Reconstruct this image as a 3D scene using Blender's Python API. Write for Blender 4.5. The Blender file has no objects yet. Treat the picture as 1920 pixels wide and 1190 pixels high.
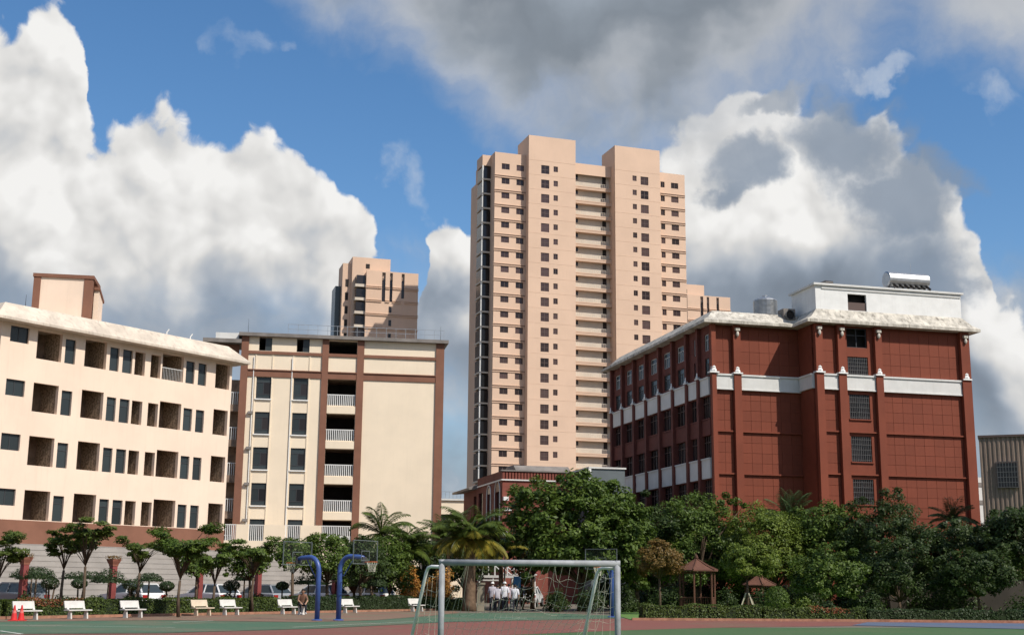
import bpy, math, random
import numpy as np
from mathutils import Vector, Matrix
R = math.radians
scene = bpy.context.scene
COL = scene.collection

# ------------------------------------------------------------------ camera
PITCH, ROLL = R(11.71), R(0.5116)
cam_d = bpy.data.cameras.new('camera')
cam = bpy.data.objects.new('camera', cam_d)
COL.objects.link(cam)
cam_d.sensor_width = 36.0
cam_d.lens = 36.0 * 2419.0 / 1920.0
cam_d.clip_start = 0.1
cam_d.clip_end = 5000.0
_f = Vector((0, math.cos(PITCH), math.sin(PITCH)))
_r0 = Vector((1, 0, 0)); _u0 = Vector((0, -math.sin(PITCH), math.cos(PITCH)))
_r = math.cos(ROLL) * _r0 + math.sin(ROLL) * _u0
_u = -math.sin(ROLL) * _r0 + math.cos(ROLL) * _u0
_m = Matrix((_r, _u, -_f)).transposed().to_4x4()
_m.translation = Vector((0, 0, 1.6))
cam.matrix_world = _m
scene.camera = cam

# ------------------------------------------------------------------ sun
SUN_EL = R(47.0)
SUN_H = Vector((0.772, -0.636, 0)).normalized()          # horizontal direction towards the sun
sun_dir = Vector((SUN_H.x * math.cos(SUN_EL), SUN_H.y * math.cos(SUN_EL), math.sin(SUN_EL)))
sun_d = bpy.data.lights.new('sun', 'SUN')
sun_d.energy = 4.6
sun_d.angle = R(0.53)
sun_d.color = (1.0, 0.93, 0.83)
sun = bpy.data.objects.new('sun', sun_d)
COL.objects.link(sun)
sun.rotation_euler = sun_dir.to_track_quat('Z', 'Y').to_euler()
sun.location = (60, -40, 80)

# ------------------------------------------------------------------ sky: Nishita blue plus cumulus built from direction
world = bpy.data.worlds.new('World')
scene.world = world
world.use_nodes = True

class G:
    """tiny node-graph helper"""
    def __init__(s, tree): s.t = tree; s.n = tree.nodes; s.l = tree.links
    def new(s, kind, **kw):
        n = s.n.new(kind)
        for k, v in kw.items(): setattr(n, k, v)
        return n
    def put(s, sock, v):
        if isinstance(v, bpy.types.NodeSocket): s.l.new(v, sock)
        elif v is not None: sock.default_value = v
    def m(s, op, a, b=None, c=None, clamp=False):
        n = s.new('ShaderNodeMath', operation=op, use_clamp=clamp)
        for i, v in enumerate((a, b, c)): s.put(n.inputs[i], v)
        return n.outputs[0]
    def add(s, a, b): return s.m('ADD', a, b)
    def sub(s, a, b): return s.m('SUBTRACT', a, b)
    def mul(s, a, b): return s.m('MULTIPLY', a, b)
    def mn(s, a, b): return s.m('MINIMUM', a, b)
    def mx(s, a, b): return s.m('MAXIMUM', a, b)
    def mad(s, a, b, c): return s.m('MULTIPLY_ADD', a, b, c)
    def step(s, x, lo, hi):
        n = s.new('ShaderNodeMapRange', interpolation_type='SMOOTHSTEP')
        s.put(n.inputs[0], x); s.put(n.inputs[1], lo); s.put(n.inputs[2], hi)
        return n.outputs[0]
    def lin(s, x, lo, hi, a=0.0, b=1.0):
        n = s.new('ShaderNodeMapRange')
        for i, v in enumerate((x, lo, hi, a, b)): s.put(n.inputs[i], v)
        return n.outputs[0]
    def vec(s, x, y, z=0.0):
        n = s.new('ShaderNodeCombineXYZ')
        for i, v in enumerate((x, y, z)): s.put(n.inputs[i], v)
        return n.outputs[0]
    def noise(s, v, scale, detail=5.0, rough=0.55, dim='2D', dist=0.0, color=False):
        n = s.new('ShaderNodeTexNoise', noise_dimensions=dim)
        s.put(n.inputs['Vector'], v); s.put(n.inputs['Scale'], scale)
        s.put(n.inputs['Detail'], detail); s.put(n.inputs['Roughness'], rough)
        s.put(n.inputs['Distortion'], dist)
        return n.outputs['Color' if color else 'Fac']
    def puff(s, v, scale, detail=3.0, rough=0.5, smooth=0.35):
        n = s.new('ShaderNodeTexVoronoi', voronoi_dimensions='2D', feature='SMOOTH_F1')
        s.put(n.inputs['Vector'], v); s.put(n.inputs['Scale'], scale)
        s.put(n.inputs['Detail'], detail); s.put(n.inputs['Roughness'], rough)
        s.put(n.inputs['Smoothness'], smooth)
        n.normalize = True
        return s.m('SUBTRACT', 1.0, n.outputs['Distance'])
    def mix(s, f, a, b):
        n = s.new('ShaderNodeMix', data_type='RGBA')
        s.put(n.inputs[0], f)
        for i, v in ((6, a), (7, b)):
            if isinstance(v, tuple): v = (*v[:3], 1.0)
            s.put(n.inputs[i], v)
        return n.outputs[2]
    def curve(s, x, pts):
        n = s.new('ShaderNodeFloatCurve')
        c = n.mapping.curves[0]
        c.points[0].location = pts[0]; c.points[1].location = pts[-1]
        for p in pts[1:-1]: c.points.new(*p)
        for p in c.points: p.handle_type = 'AUTO_CLAMPED'
        n.mapping.update()
        s.put(n.inputs['Value'], x)
        return n.outputs[0]
def make_sky():
    g = G(world.node_tree); g.n.clear()
    out = g.new('ShaderNodeOutputWorld'); bg = g.new('ShaderNodeBackground')
    g.l.new(bg.outputs[0], out.inputs[0])
    sky = g.new('ShaderNodeTexSky', sky_type='NISHITA')
    sky.sun_disc = False
    sky.sun_elevation = SUN_EL
    sky.sun_rotation = math.atan2(SUN_H.x, SUN_H.y)
    sky.air_density = 1.0; sky.dust_density = 0.6; sky.ozone_density = 2.5
    tc = g.new('ShaderNodeTexCoord')
    sep = g.new('ShaderNodeSeparateXYZ'); g.l.new(tc.outputs['Generated'], sep.inputs[0])
    x, y, z = sep.outputs
    az = g.mul(g.m('ARCTAN2', x, y), 180 / math.pi / 10)            # tens of degrees, 0 = north of the field
    el = g.mul(g.m('ARCSINE', z), 180 / math.pi / 10)
    q = g.vec(az, el)
    # domain warp
    wn = g.new('ShaderNodeSeparateColor'); g.l.new(g.noise(q, 1.6, 6.0, 0.55, color=True), wn.inputs[0])
    wx = g.sub(wn.outputs[0], 0.5); wy = g.sub(wn.outputs[1], 0.5)
    azw = g.mad(wx, 0.42, az); elw = g.mad(wy, 0.42, el)
    qw = g.vec(azw, elw)
    qp = g.vec(g.mad(wx, 0.16, az), g.mad(wy, 0.16, el))
    qpo = g.vec(g.mad(wx, 0.16, g.add(az, 0.055)), g.mad(wy, 0.16, g.add(el, 0.085)))
    pf = g.puff(qp, 2.2, 3.2, 0.5, 0.5)
    pfo = g.puff(qpo, 2.2, 3.2, 0.5, 0.5)
    relief = g.sub(pf, pfo)
    nz = g.noise(qw, 2.2, 8.0, 0.58)
    nz2 = g.noise(g.vec(g.add(az, 7.3), el), 0.9, 5.0, 0.5)
    def t_of(a): return g.m('DIVIDE', g.m('PINGPONG', g.add(a, 3.0), 6.0), 6.0)
    E_ = 3.0                                                        # curve range: 0..30 degrees
    def crv(pts, a):
        p = [((A / 10 + 3.0) / 6.0, e / 10 / E_) for A, e in pts]
        p = [(max(0.0, min(1.0, u)), max(0, min(1, v))) for u, v in p]
        return g.mul(g.curve(t_of(a), p), E_)
    # ---- cumulus wall: silhouette top (degrees azimuth, elevation)
    nb = g.noise(g.vec(g.mad(wx, 0.3, g.add(az, 3.1)), g.mad(wy, 0.3, g.mul(el, 1.25))), 1.15, 4.0, 0.5)      # broad billows
    top = crv(CUM_TOP, g.mad(wx, 0.30, az))
    base = crv(CUM_BASE, az)
    bump = g.mad(g.sub(pf, 0.69), 0.68, g.mul(g.sub(nz, 0.5), 0.30))
    d_top = g.add(g.sub(top, g.mad(wy, 0.16, el)), bump)
    d_bot = g.mad(g.sub(nz2, 0.5), 0.8, g.sub(el, base))
    a_cum = g.mul(g.step(d_top, 0.0, 0.06), g.step(d_bot, -0.25, 0.25))
    hh = g.sub(el, base)
    lit0 = crv(CUM_LIT, az)
    lit = g.step(g.add(g.sub(el, lit0), g.mad(g.sub(nb, 0.5), 0.55, g.mul(g.sub(pf, 0.62), 0.45))), -0.22, 0.30)
    b_cum = g.mad(relief, g.mad(lit, 1.1, 0.15), g.mad(lit, 0.50, 0.29))
    b_cum = g.mad(g.sub(nz, 0.5), 0.05, b_cum)
    b_cum = g.mad(g.sub(nb, 0.5), 0.26, b_cum)
    b_cum = g.mad(g.step(d_top, 0.30, 0.0), 0.07, b_cum)
    b_cum = g.m('MINIMUM', g.m('MAXIMUM', b_cum, 0.25), 0.90)
    c_cum = g.mix(g.step(b_cum, 0.25, 0.75), (0.80, 0.95, 1.16), (1.0, 0.99, 0.97))
    # ---- grey patches of nearer cloud in front of the cumulus
    azg = g.mad(wx, 0.75, az); elg = g.mad(wy, 0.75, el)
    def blob(ca, ce, ra, re, amp=0.9, nn=None):
        da = g.m('DIVIDE', g.sub(azg, ca / 10), ra / 10); de = g.m('DIVIDE', g.sub(elg, ce / 10), re / 10)
        r2 = g.mad(da, da, g.mul(de, de))
        return g.mad(g.sub(nz if nn is None else nn, 0.5), amp, g.sub(1.0, r2))
    def many(lst, amp=1.4):
        r = None
        for b in lst:
            v = blob(*b, amp=amp); r = v if r is None else g.mx(r, v)
        return r
    a_grey = g.step(g.mad(g.sub(pf, 0.62), 1.0, many(GREY_PATCH, 1.3)), -0.1, 1.0)
    a_wisp = g.mul(g.step(many(WISPS, 4.2), 0.1, 2.2), 0.62)
    # ---- big stratocumulus sheet at the top
    sb = crv(SHEET_BASE, az)
    d_sh = g.add(g.sub(elw, sb), g.mul(g.sub(nb, 0.5), 0.5))
    d_sh = g.sub(d_sh, g.mul(g.step(el, 2.9, 4.2), g.mad(g.step(nz2, 0.40, 0.55), 3.0, 2.6)))   # breaks up higher overhead
    a_sh = g.mul(g.step(g.mad(g.sub(nz, 0.5), 0.45, d_sh), -0.20, 0.36), 0.97)
    thick = g.mul(g.step(g.mad(g.sub(nb, 0.5), 0.9, d_sh), 0.08, 0.50), g.step(az, 2.0, 1.1))
    b_sh = g.mad(g.sub(nz, 0.5), 0.10, g.mad(thick, -0.26, 0.52))
    b_sh = g.mad(g.step(d_sh, 0.40, 0.95), 0.12, b_sh)
    b_sh = g.mad(g.sub(nb, 0.5), 0.18, b_sh)
    c_sh = g.mix(thick, (0.95, 0.99, 1.05), (0.86, 0.98, 1.12))
    # ---- pale bank low down
    low = g.mad(g.sub(nb, 0.5), 1.6, g.mad(g.sub(nz, 0.5), 0.7, g.sub(1.15, g.m('DIVIDE', el, 1.30))))
    a_low = g.mul(g.step(low, -0.1, 0.7), 0.92)
    b_low = g.mad(g.step(g.mad(g.sub(nz2, 0.5), 0.9, g.mul(g.sub(nz, 0.5), 0.4)), -0.14, 0.26), 0.36, 0.32)
    c_low = g.mix(g.step(b_low, 0.3, 0.6), (0.80, 0.98, 1.22), (0.98, 1.0, 1.03))
    # ---- compose
    def col(c, b):
        n = g.new('ShaderNodeMix', data_type='RGBA', blend_type='MULTIPLY'); n.inputs[0].default_value = 1.0
        g.put(n.inputs[6], c if not isinstance(c, tuple) else (*c, 1)); 
        cb = g.new('ShaderNodeCombineColor')
        for i in range(3): g.put(cb.inputs[i], b)
        g.l.new(cb.outputs[0], n.inputs[7]); return n.outputs[2]
    hs = g.new('ShaderNodeHueSaturation'); hs.inputs['Saturation'].default_value = SKY_SAT
    g.l.new(sky.outputs[0], hs.inputs['Color'])
    blue = col(hs.outputs[0], SKY_STRENGTH)
    c = g.mix(a_low, blue, col(c_low, b_low))
    c = g.mix(a_cum, c, col(c_cum, b_cum))
    c = g.mix(g.mul(a_grey, 0.9), c, col((0.76, 0.94, 1.20), g.mad(g.sub(nz, 0.5), 0.08, 0.32)))
    c = g.mix(a_wisp, c, (0.60, 0.66, 0.74))
    c = g.mix(a_sh, c, col(c_sh, b_sh))
    g.put(bg.inputs['Color'], c)
    bg.inputs['Strength'].default_value = 1.0
    world.cycles.sampling_method = 'MANUAL'
    world.cycles.sample_map_resolution = 512

SKY_STRENGTH = 0.135
SKY_SAT = 1.22
# survey of the clouds, degrees of azimuth and elevation
CUM_TOP = [(-30, 20), (-26, 23.5), (-23.2, 22.6), (-21.0, 23.2), (-19.9, 22.2), (-19.1, 19.6), (-17.6, 19.3), (-16.4, 20.2), (-15.3, 19.7), (-14.2, 19.0), (-12.3, 19.3),
           (-10.5, 19.1), (-9.7, 18.0), (-8.5, 17.2), (-7.2, 16.3), (-6.5, 15.0), (-6.0, 13.0), (-5.3, 11.6), (-4.4, 13.2), (-3.4, 16.0), (-2.0, 15.8), (0, 14.5), (2.0, 14), (4.0, 15.2), (6.0, 17.6), (7.5, 19.8), (9.0, 20.8),
           (12.0, 21.2), (14.0, 20.6), (16.0, 19.4), (18.5, 18.0), (19.3, 17.0), (20.0, 15.4), (20.6, 13.4), (21.1, 11.6), (21.7, 11.6), (22.5, 11.2), (25, 9.0), (30, 14)]
CUM_BASE = [(-30, 10), (-23, 10.6), (-15, 10.6), (-10, 10.3), (-6.5, 9.4), (-4, 10.4), (-1, 9.0), (3, 9.5), (8, 9.6), (14, 9.6), (18.0, 9.4), (20.3, 6.2), (23, 5.0), (30, 9)]
CUM_LIT = [(-30, 13.2), (-23, 13.4), (-15, 13.0), (-10, 13.2), (-6.5, 11.4), (-4, 13.6), (-1, 12.6), (3, 13), (8, 14.4), (14, 14.6), (18.0, 14.8), (20.3, 10), (23, 6.8), (30, 11)]
GREY_PATCH = [(10.6, 18.0, 2.4, 1.5), (9.0, 17.0, 1.5, 0.9), (15.6, 18.6, 2.9, 2.3), (17.2, 16.4, 2.6, 1.6), (17.8, 13.4, 2.6, 2.2), (12.5, 21.0, 2.0, 0.7)]
WISPS = [(-12.6, 22.6, 1.3, 0.9), (-11.2, 23.2, 0.6, 0.7), (-5.4, 17.8, 1.1, 1.1), (-4.6, 16.9, 1.0, 0.9), (17.2, 21.6, 1.1, 0.5), (22.3, 19.4, 1.4, 1.0)]
SHEET_BASE = [(-30, 30), (-15, 28.5), (-7.8, 24.9), (-6.0, 23.9), (-3.8, 22.4), (-1.4, 20.7), (1.0, 19.6), (4, 18.8), (7.5, 18.8), (10.5, 20.0), (13.0, 20.9), (15.5, 22.2), (17.3, 23.0), (18.6, 22.8), (20.0, 21.8), (23, 21.4), (30, 22)]
make_sky()

scene.view_settings.view_transform = 'Standard'
scene.view_settings.look = 'None'
scene.view_settings.exposure = 0.0
scene.view_settings.gamma = 1.0
scene.render.engine = 'CYCLES'
scene.cycles.use_denoising = True
scene.cycles.denoiser = 'OPENIMAGEDENOISE'
scene.cycles.use_adaptive_sampling = True
scene.cycles.adaptive_threshold = 0.02
scene.cycles.max_bounces = 6
scene.cycles.diffuse_bounces = 3
scene.cycles.glossy_bounces = 3
scene.cycles.transparent_max_bounces = 8
scene.cycles.caustics_reflective = False
scene.cycles.caustics_refractive = False
# ------------------------------------------------------------------ materials
def mat(name, color, rough=0.8, var=0.0, vscale=0.6, bump=0.0, bscale=30.0, metal=0.0, spec=0.3, streak=0.0, streak_col=(0.12, 0.10, 0.08), detail=5.0, objvar=0.0):
    m = bpy.data.materials.new(name); m.use_nodes = True
    g = G(m.node_tree); b = g.n['Principled BSDF']
    b.inputs['Roughness'].default_value = rough
    b.inputs['Metallic'].default_value = metal
    b.inputs['Specular IOR Level'].default_value = spec
    tc = g.new('ShaderNodeTexCoord')
    c = None
    if var:
        n = g.noise(tc.outputs['Object'], vscale, detail, 0.6, '3D')
        lo = tuple(max(0, v * (1 - var)) for v in color); hi = tuple(min(1, v * (1 + var)) for v in color)
        c = g.mix(g.step(n, 0.3, 0.7), lo, hi)
    if streak:
        mp = g.new('ShaderNodeMapping'); mp.inputs['Scale'].default_value = (1.6, 1.6, 0.12)
        g.l.new(tc.outputs['Object'], mp.inputs[0])
        s = g.noise(mp.outputs[0], 2.2, 6.0, 0.65, '3D')
        c = g.mix(g.mul(g.step(s, 0.48, 0.78), streak), c if c is not None else color, streak_col)
    if objvar:
        oi = g.new('ShaderNodeObjectInfo')
        hv = g.new('ShaderNodeHueSaturation'); g.l.new(g.lin(oi.outputs['Random'], 0.0, 1.0, 1 - objvar, 1 + objvar), hv.inputs['Value'])
        g.put(hv.inputs['Color'], c if c is not None else (*color, 1)); c = hv.outputs[0]
    if c is None: b.inputs['Base Color'].default_value = (*color, 1)
    else: g.l.new(c, b.inputs['Base Color'])
    if bump:
        bn = g.new('ShaderNodeBump'); bn.inputs['Strength'].default_value = bump; bn.inputs['Distance'].default_value = 0.02
        g.l.new(g.noise(tc.outputs['Object'], bscale, 4.0, 0.6, '3D'), bn.inputs['Height'])
        g.l.new(bn.outputs[0], b.inputs['Normal'])
    return m

def glass_mat(name, color, rough=0.08, var=0.3):
    m = bpy.data.materials.new(name); m.use_nodes = True
    g = G(m.node_tree); b = g.n['Principled BSDF']
    oi = g.new('ShaderNodeObjectInfo')
    lo = tuple(v * (1 - var) for v in color); hi = tuple(v * (1 + var) for v in color)
    g.l.new(g.mix(oi.outputs['Random'], lo, hi), b.inputs['Base Color'])
    b.inputs['Roughness'].default_value = rough
    b.inputs['Specular IOR Level'].default_value = 0.4
    return m

def leaf_mat(name, lo, hi, trans=0.28, rough=0.55):
    m = bpy.data.materials.new(name); m.use_nodes = True
    g = G(m.node_tree); b = g.n['Principled BSDF']
    gi = g.new('ShaderNodeNewGeometry'); tc = g.new('ShaderNodeTexCoord')
    n = g.noise(tc.outputs['Object'], 0.8, 3.0, 0.5, '3D')
    f = g.mad(gi.outputs['Random Per Island'], 0.6, g.mul(g.step(n, 0.3, 0.7), 0.4))
    c = g.mix(f, lo, hi)
    g.l.new(c, b.inputs['Base Color'])
    b.inputs['Roughness'].default_value = rough
    b.inputs['Specular IOR Level'].default_value = 0.35
    t = g.new('ShaderNodeBsdfTranslucent'); g.l.new(c, t.inputs[0])
    mx = g.new('ShaderNodeMixShader'); mx.inputs[0].default_value = trans
    g.l.new(b.outputs[0], mx.inputs[1]); g.l.new(t.outputs[0], mx.inputs[2])
    g.l.new(mx.outputs[0], g.n['Material Output'].inputs[0])
    return m

# ------------------------------------------------------------------ mesh building
class MB:
    def __init__(s): s.v = []; s.f = []; s.mi = []; s.k = 0
    def mat(s, k): s.k = k; return s
    def face(s, *pts):
        i = len(s.v); s.v += [tuple(p) for p in pts]; s.f.append(tuple(range(i, i + len(pts)))); s.mi.append(s.k)
        return s
    def box(s, x0, x1, y0, y1, z0, z1):
        i = len(s.v)
        s.v += [(x0, y0, z0), (x1, y0, z0), (x1, y1, z0), (x0, y1, z0), (x0, y0, z1), (x1, y0, z1), (x1, y1, z1), (x0, y1, z1)]
        for q in ((0, 3, 2, 1), (4, 5, 6, 7), (0, 1, 5, 4), (1, 2, 6, 5), (2, 3, 7, 6), (3, 0, 4, 7)):
            s.f.append(tuple(i + a for a in q)); s.mi.append(s.k)
        return s
    def prism(s, pts, axis, a, b):
        """extrude a closed polygon of 2D points along an axis ('x','y','z') from a to b"""
        def P(p, t):
            return {'x': (t, p[0], p[1]), 'y': (p[0], t, p[1]), 'z': (p[0], p[1], t)}[axis]
        i = len(s.v); n = len(pts)
        s.v += [P(p, a) for p in pts] + [P(p, b) for p in pts]
        s.f.append(tuple(i + k for k in range(n))[::-1]); s.mi.append(s.k)
        s.f.append(tuple(i + n + k for k in range(n))); s.mi.append(s.k)
        for k in range(n):
            s.f.append((i + k, i + (k + 1) % n, i + n + (k + 1) % n, i + n + k)); s.mi.append(s.k)
        return s
    def tube(s, path, rad, n=8, cap=True):
        path = [Vector(p) for p in path]
        if not isinstance(rad, (list, tuple)): rad = [rad] * len(path)
        i0 = len(s.v); ref = None
        for k, p in enumerate(path):
            d = (path[min(k + 1, len(path) - 1)] - path[max(k - 1, 0)]).normalized()
            if ref is None:
                ref = Vector((1, 0, 0)) if abs(d.x) < 0.8 else Vector((0, 1, 0))
            a = (ref - d * ref.dot(d)).normalized(); b = d.cross(a); ref = a
            for j in range(n):
                t = 2 * math.pi * j / n
                s.v.append(tuple(p + (a * math.cos(t) + b * math.sin(t)) * rad[k]))
        for k in range(len(path) - 1):
            for j in range(n):
                a = i0 + k * n + j; b = i0 + k * n + (j + 1) % n
                s.f.append((a, b, b + n, a + n)); s.mi.append(s.k)
        if cap:
            s.f.append(tuple(i0 + j for j in range(n))[::-1]); s.mi.append(s.k)
            e = i0 + (len(path) - 1) * n
            s.f.append(tuple(e + j for j in range(n))); s.mi.append(s.k)
        return s
    def lathe(s, prof, n=12, cx=0.0, cy=0.0):
        """prof: (r, z) from bottom to top"""
        i0 = len(s.v)
        for r, z in prof:
            for j in range(n):
                t = 2 * math.pi * j / n
                s.v.append((cx + r * math.cos(t), cy + r * math.sin(t), z))
        for k in range(len(prof) - 1):
            for j in range(n):
                a = i0 + k * n + j; b = i0 + k * n + (j + 1) % n
                s.f.append((a, b, b + n, a + n)); s.mi.append(s.k)
        s.f.append(tuple(i0 + j for j in range(n))[::-1]); s.mi.append(s.k)
        e = i0 + (len(prof) - 1) * n
        s.f.append(tuple(e + j for j in range(n))); s.mi.append(s.k)
        return s
    def wall(s, x0, x1, z0, z1, holes, y=0.0, t=0.25, reveal=None):
        """vertical wall in the xz plane, front at y, thickness t backwards, with real openings"""
        xs = sorted({x0, x1, *[min(max(h[0], x0), x1) for h in holes], *[min(max(h[1], x0), x1) for h in holes]})
        zs = sorted({z0, z1, *[min(max(h[2], z0), z1) for h in holes], *[min(max(h[3], z0), z1) for h in holes]})
        def solid(i, j):
            if i < 0 or j < 0 or i >= len(xs) - 1 or j >= len(zs) - 1: return False
            cx = (xs[i] + xs[i + 1]) / 2; cz = (zs[j] + zs[j + 1]) / 2
            return not any(h[0] < cx < h[1] and h[2] < cz < h[3] for h in holes)
        k0 = s.k
        for i in range(len(xs) - 1):
            j = 0
            while j < len(zs) - 1:
                if not solid(i, j): j += 1; continue
                e = j
                while e + 1 < len(zs) - 1 and solid(i, e + 1): e += 1
                a, b, c, d = xs[i], xs[i + 1], zs[j], zs[e + 1]
                s.k = k0
                s.face((a, y, c), (b, y, c), (b, y, d), (a, y, d))
                s.face((b, y + t, c), (a, y + t, c), (a, y + t, d), (b, y + t, d))
                j = e + 1
        for i in range(len(xs) - 1):
            for j in range(len(zs) - 1):
                if not solid(i, j): continue
                a, b, c, d = xs[i], xs[i + 1], zs[j], zs[j + 1]
                s.k = k0 if reveal is None else reveal
                if not solid(i - 1, j): s.face((a, y + t, c), (a, y, c), (a, y, d), (a, y + t, d))
                if not solid(i + 1, j): s.face((b, y, c), (b, y + t, c), (b, y + t, d), (b, y, d))
                if not solid(i, j - 1): s.face((a, y + t, c), (b, y + t, c), (b, y, c), (a, y, c))
                if not solid(i, j + 1): s.face((a, y, d), (b, y, d), (b, y + t, d), (a, y + t, d))
        s.k = k0
        return s
    def mesh(s, name, mats, smooth=False):
        me = bpy.data.meshes.new(name)
        me.from_pydata(s.v, [], s.f)
        for m in (mats if isinstance(mats, (list, tuple)) else [mats]): me.materials.append(m)
        me.polygons.foreach_set('material_index', s.mi)
        if smooth: me.polygons.foreach_set('use_smooth', [True] * len(me.polygons))
        me.update()
        return me
    def build(s, name, mats, parent=None, loc=(0, 0, 0), rz=0.0, smooth=False):
        return obj(name, s.mesh(name, mats, smooth), parent, loc, rz)

def obj(name, me, parent=None, loc=(0, 0, 0), rz=0.0):
    o = bpy.data.objects.new(name, me); COL.objects.link(o)
    o.location = loc; o.rotation_euler = (0, 0, rz)
    if parent is not None: o.parent = parent
    return o
def empty(name, loc=(0, 0, 0), rz=0.0, size=0.5):
    o = obj(name, None, None, loc, rz); o.empty_display_size = size
    return o
def tag(o, label=None, cat=None, group=None, kind=None):
    if label: o['label'] = label
    if cat: o['category'] = cat
    if group: o['group'] = group
    if kind: o['kind'] = kind
    return o
def struct(name, mb, mats, loc=(0, 0, 0), rz=0.0):
    return tag(mb.build(name, mats, None, loc, rz), kind='structure')
def copy_tree(o, parent=None):
    c = o.copy(); COL.objects.link(c); c.parent = parent
    for ch in o.children: copy_tree(ch, c)
    return c
def np_mesh(name, verts, quads, m, k=4):
    me = bpy.data.meshes.new(name)
    verts = np.asarray(verts, np.float32); quads = np.asarray(quads, np.int32)
    me.vertices.add(len(verts)); me.vertices.foreach_set('co', verts.ravel())
    me.loops.add(quads.size); me.loops.foreach_set('vertex_index', quads.ravel())
    me.polygons.add(len(quads))
    me.polygons.foreach_set('loop_start', np.arange(0, quads.size, k, dtype=np.int32))
    me.materials.append(m)
    me.update(calc_edges=True)
    return me

# ------------------------------------------------------------------ palette
M = {}
M['cream'] = mat('cream render', (0.83, 0.655, 0.52), 0.85, 0.05, 0.25, 0.15, 25, streak=0.16, streak_col=(0.45, 0.36, 0.26))
M['cream2'] = mat('cream tile render', (0.83, 0.705, 0.54), 0.8, 0.04, 0.3, 0.1, 25, streak=0.08, streak_col=(0.45, 0.37, 0.28))
M['brown'] = mat('brown painted render', (0.225, 0.105, 0.068), 0.8, 0.10, 0.5, 0.15, 25)
M['roofcap'] = mat('weathered cream roof', (0.60, 0.52, 0.43), 0.85, 0.16, 0.7, 0.3, 12, streak=0.55, streak_col=(0.26, 0.21, 0.17))
M['roofcap2'] = mat('weathered white roof', (0.52, 0.485, 0.42), 0.85, 0.28, 1.3, 0.3, 12, streak=0.95, streak_col=(0.085, 0.07, 0.055))
M['tan_tile'] = mat('tan reveal tile', (0.40, 0.30, 0.21), 0.7, 0.55, 6.0)
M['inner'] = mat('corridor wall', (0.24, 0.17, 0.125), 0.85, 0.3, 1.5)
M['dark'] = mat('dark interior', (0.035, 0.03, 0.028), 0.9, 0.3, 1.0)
M['glass'] = glass_mat('blue grey glass', (0.035, 0.045, 0.048), 0.2)
M['glass_d'] = glass_mat('dark glass', (0.022, 0.018, 0.018), 0.12, 0.6)
M['glass_b'] = glass_mat('brown tinted glass', (0.060, 0.036, 0.032), 0.15, 0.75)
M['bars'] = mat('dull security bars', (0.13, 0.13, 0.13), 0.6)
M['frame'] = mat('dark window frame', (0.05, 0.05, 0.055), 0.5)
M['frame_b'] = mat('brown window frame', (0.11, 0.075, 0.065), 0.5)
M['frame_w'] = mat('white window frame', (0.62, 0.62, 0.60), 0.5)
M['white'] = mat('white paint', (0.76, 0.76, 0.74), 0.6, 0.05, 1.0, streak=0.15, streak_col=(0.45, 0.43, 0.40))
M['white_dirty'] = mat('weathered white paint', (0.65, 0.645, 0.62), 0.75, 0.06, 0.8, streak=0.22, streak_col=(0.40, 0.38, 0.34))
M['grey_slab'] = mat('grey roof slab', (0.21, 0.19, 0.175), 0.85, 0.2, 0.8)
M['steel'] = mat('galvanised steel', (0.45, 0.46, 0.47), 0.35, 0.12, 2.0, metal=0.8)
M['pink'] = mat('peach tower render', (0.67, 0.480, 0.355), 0.85, 0.05, 0.12, 0.1, 6, streak=0.16, streak_col=(0.50, 0.36, 0.26))
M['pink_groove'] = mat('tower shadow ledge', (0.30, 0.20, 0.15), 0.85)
M['pink_dim'] = mat('corridor grey render', (0.60, 0.53, 0.44), 0.85, 0.08, 0.3)
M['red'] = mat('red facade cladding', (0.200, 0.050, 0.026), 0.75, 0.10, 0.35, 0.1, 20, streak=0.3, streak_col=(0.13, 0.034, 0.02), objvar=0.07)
M['red_back'] = mat('red facade joint', (0.160, 0.039, 0.021), 0.85)
M['redbrick'] = mat('red brick paint', (0.135, 0.042, 0.032), 0.8, 0.15, 1.0, 0.2, 20)
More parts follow.
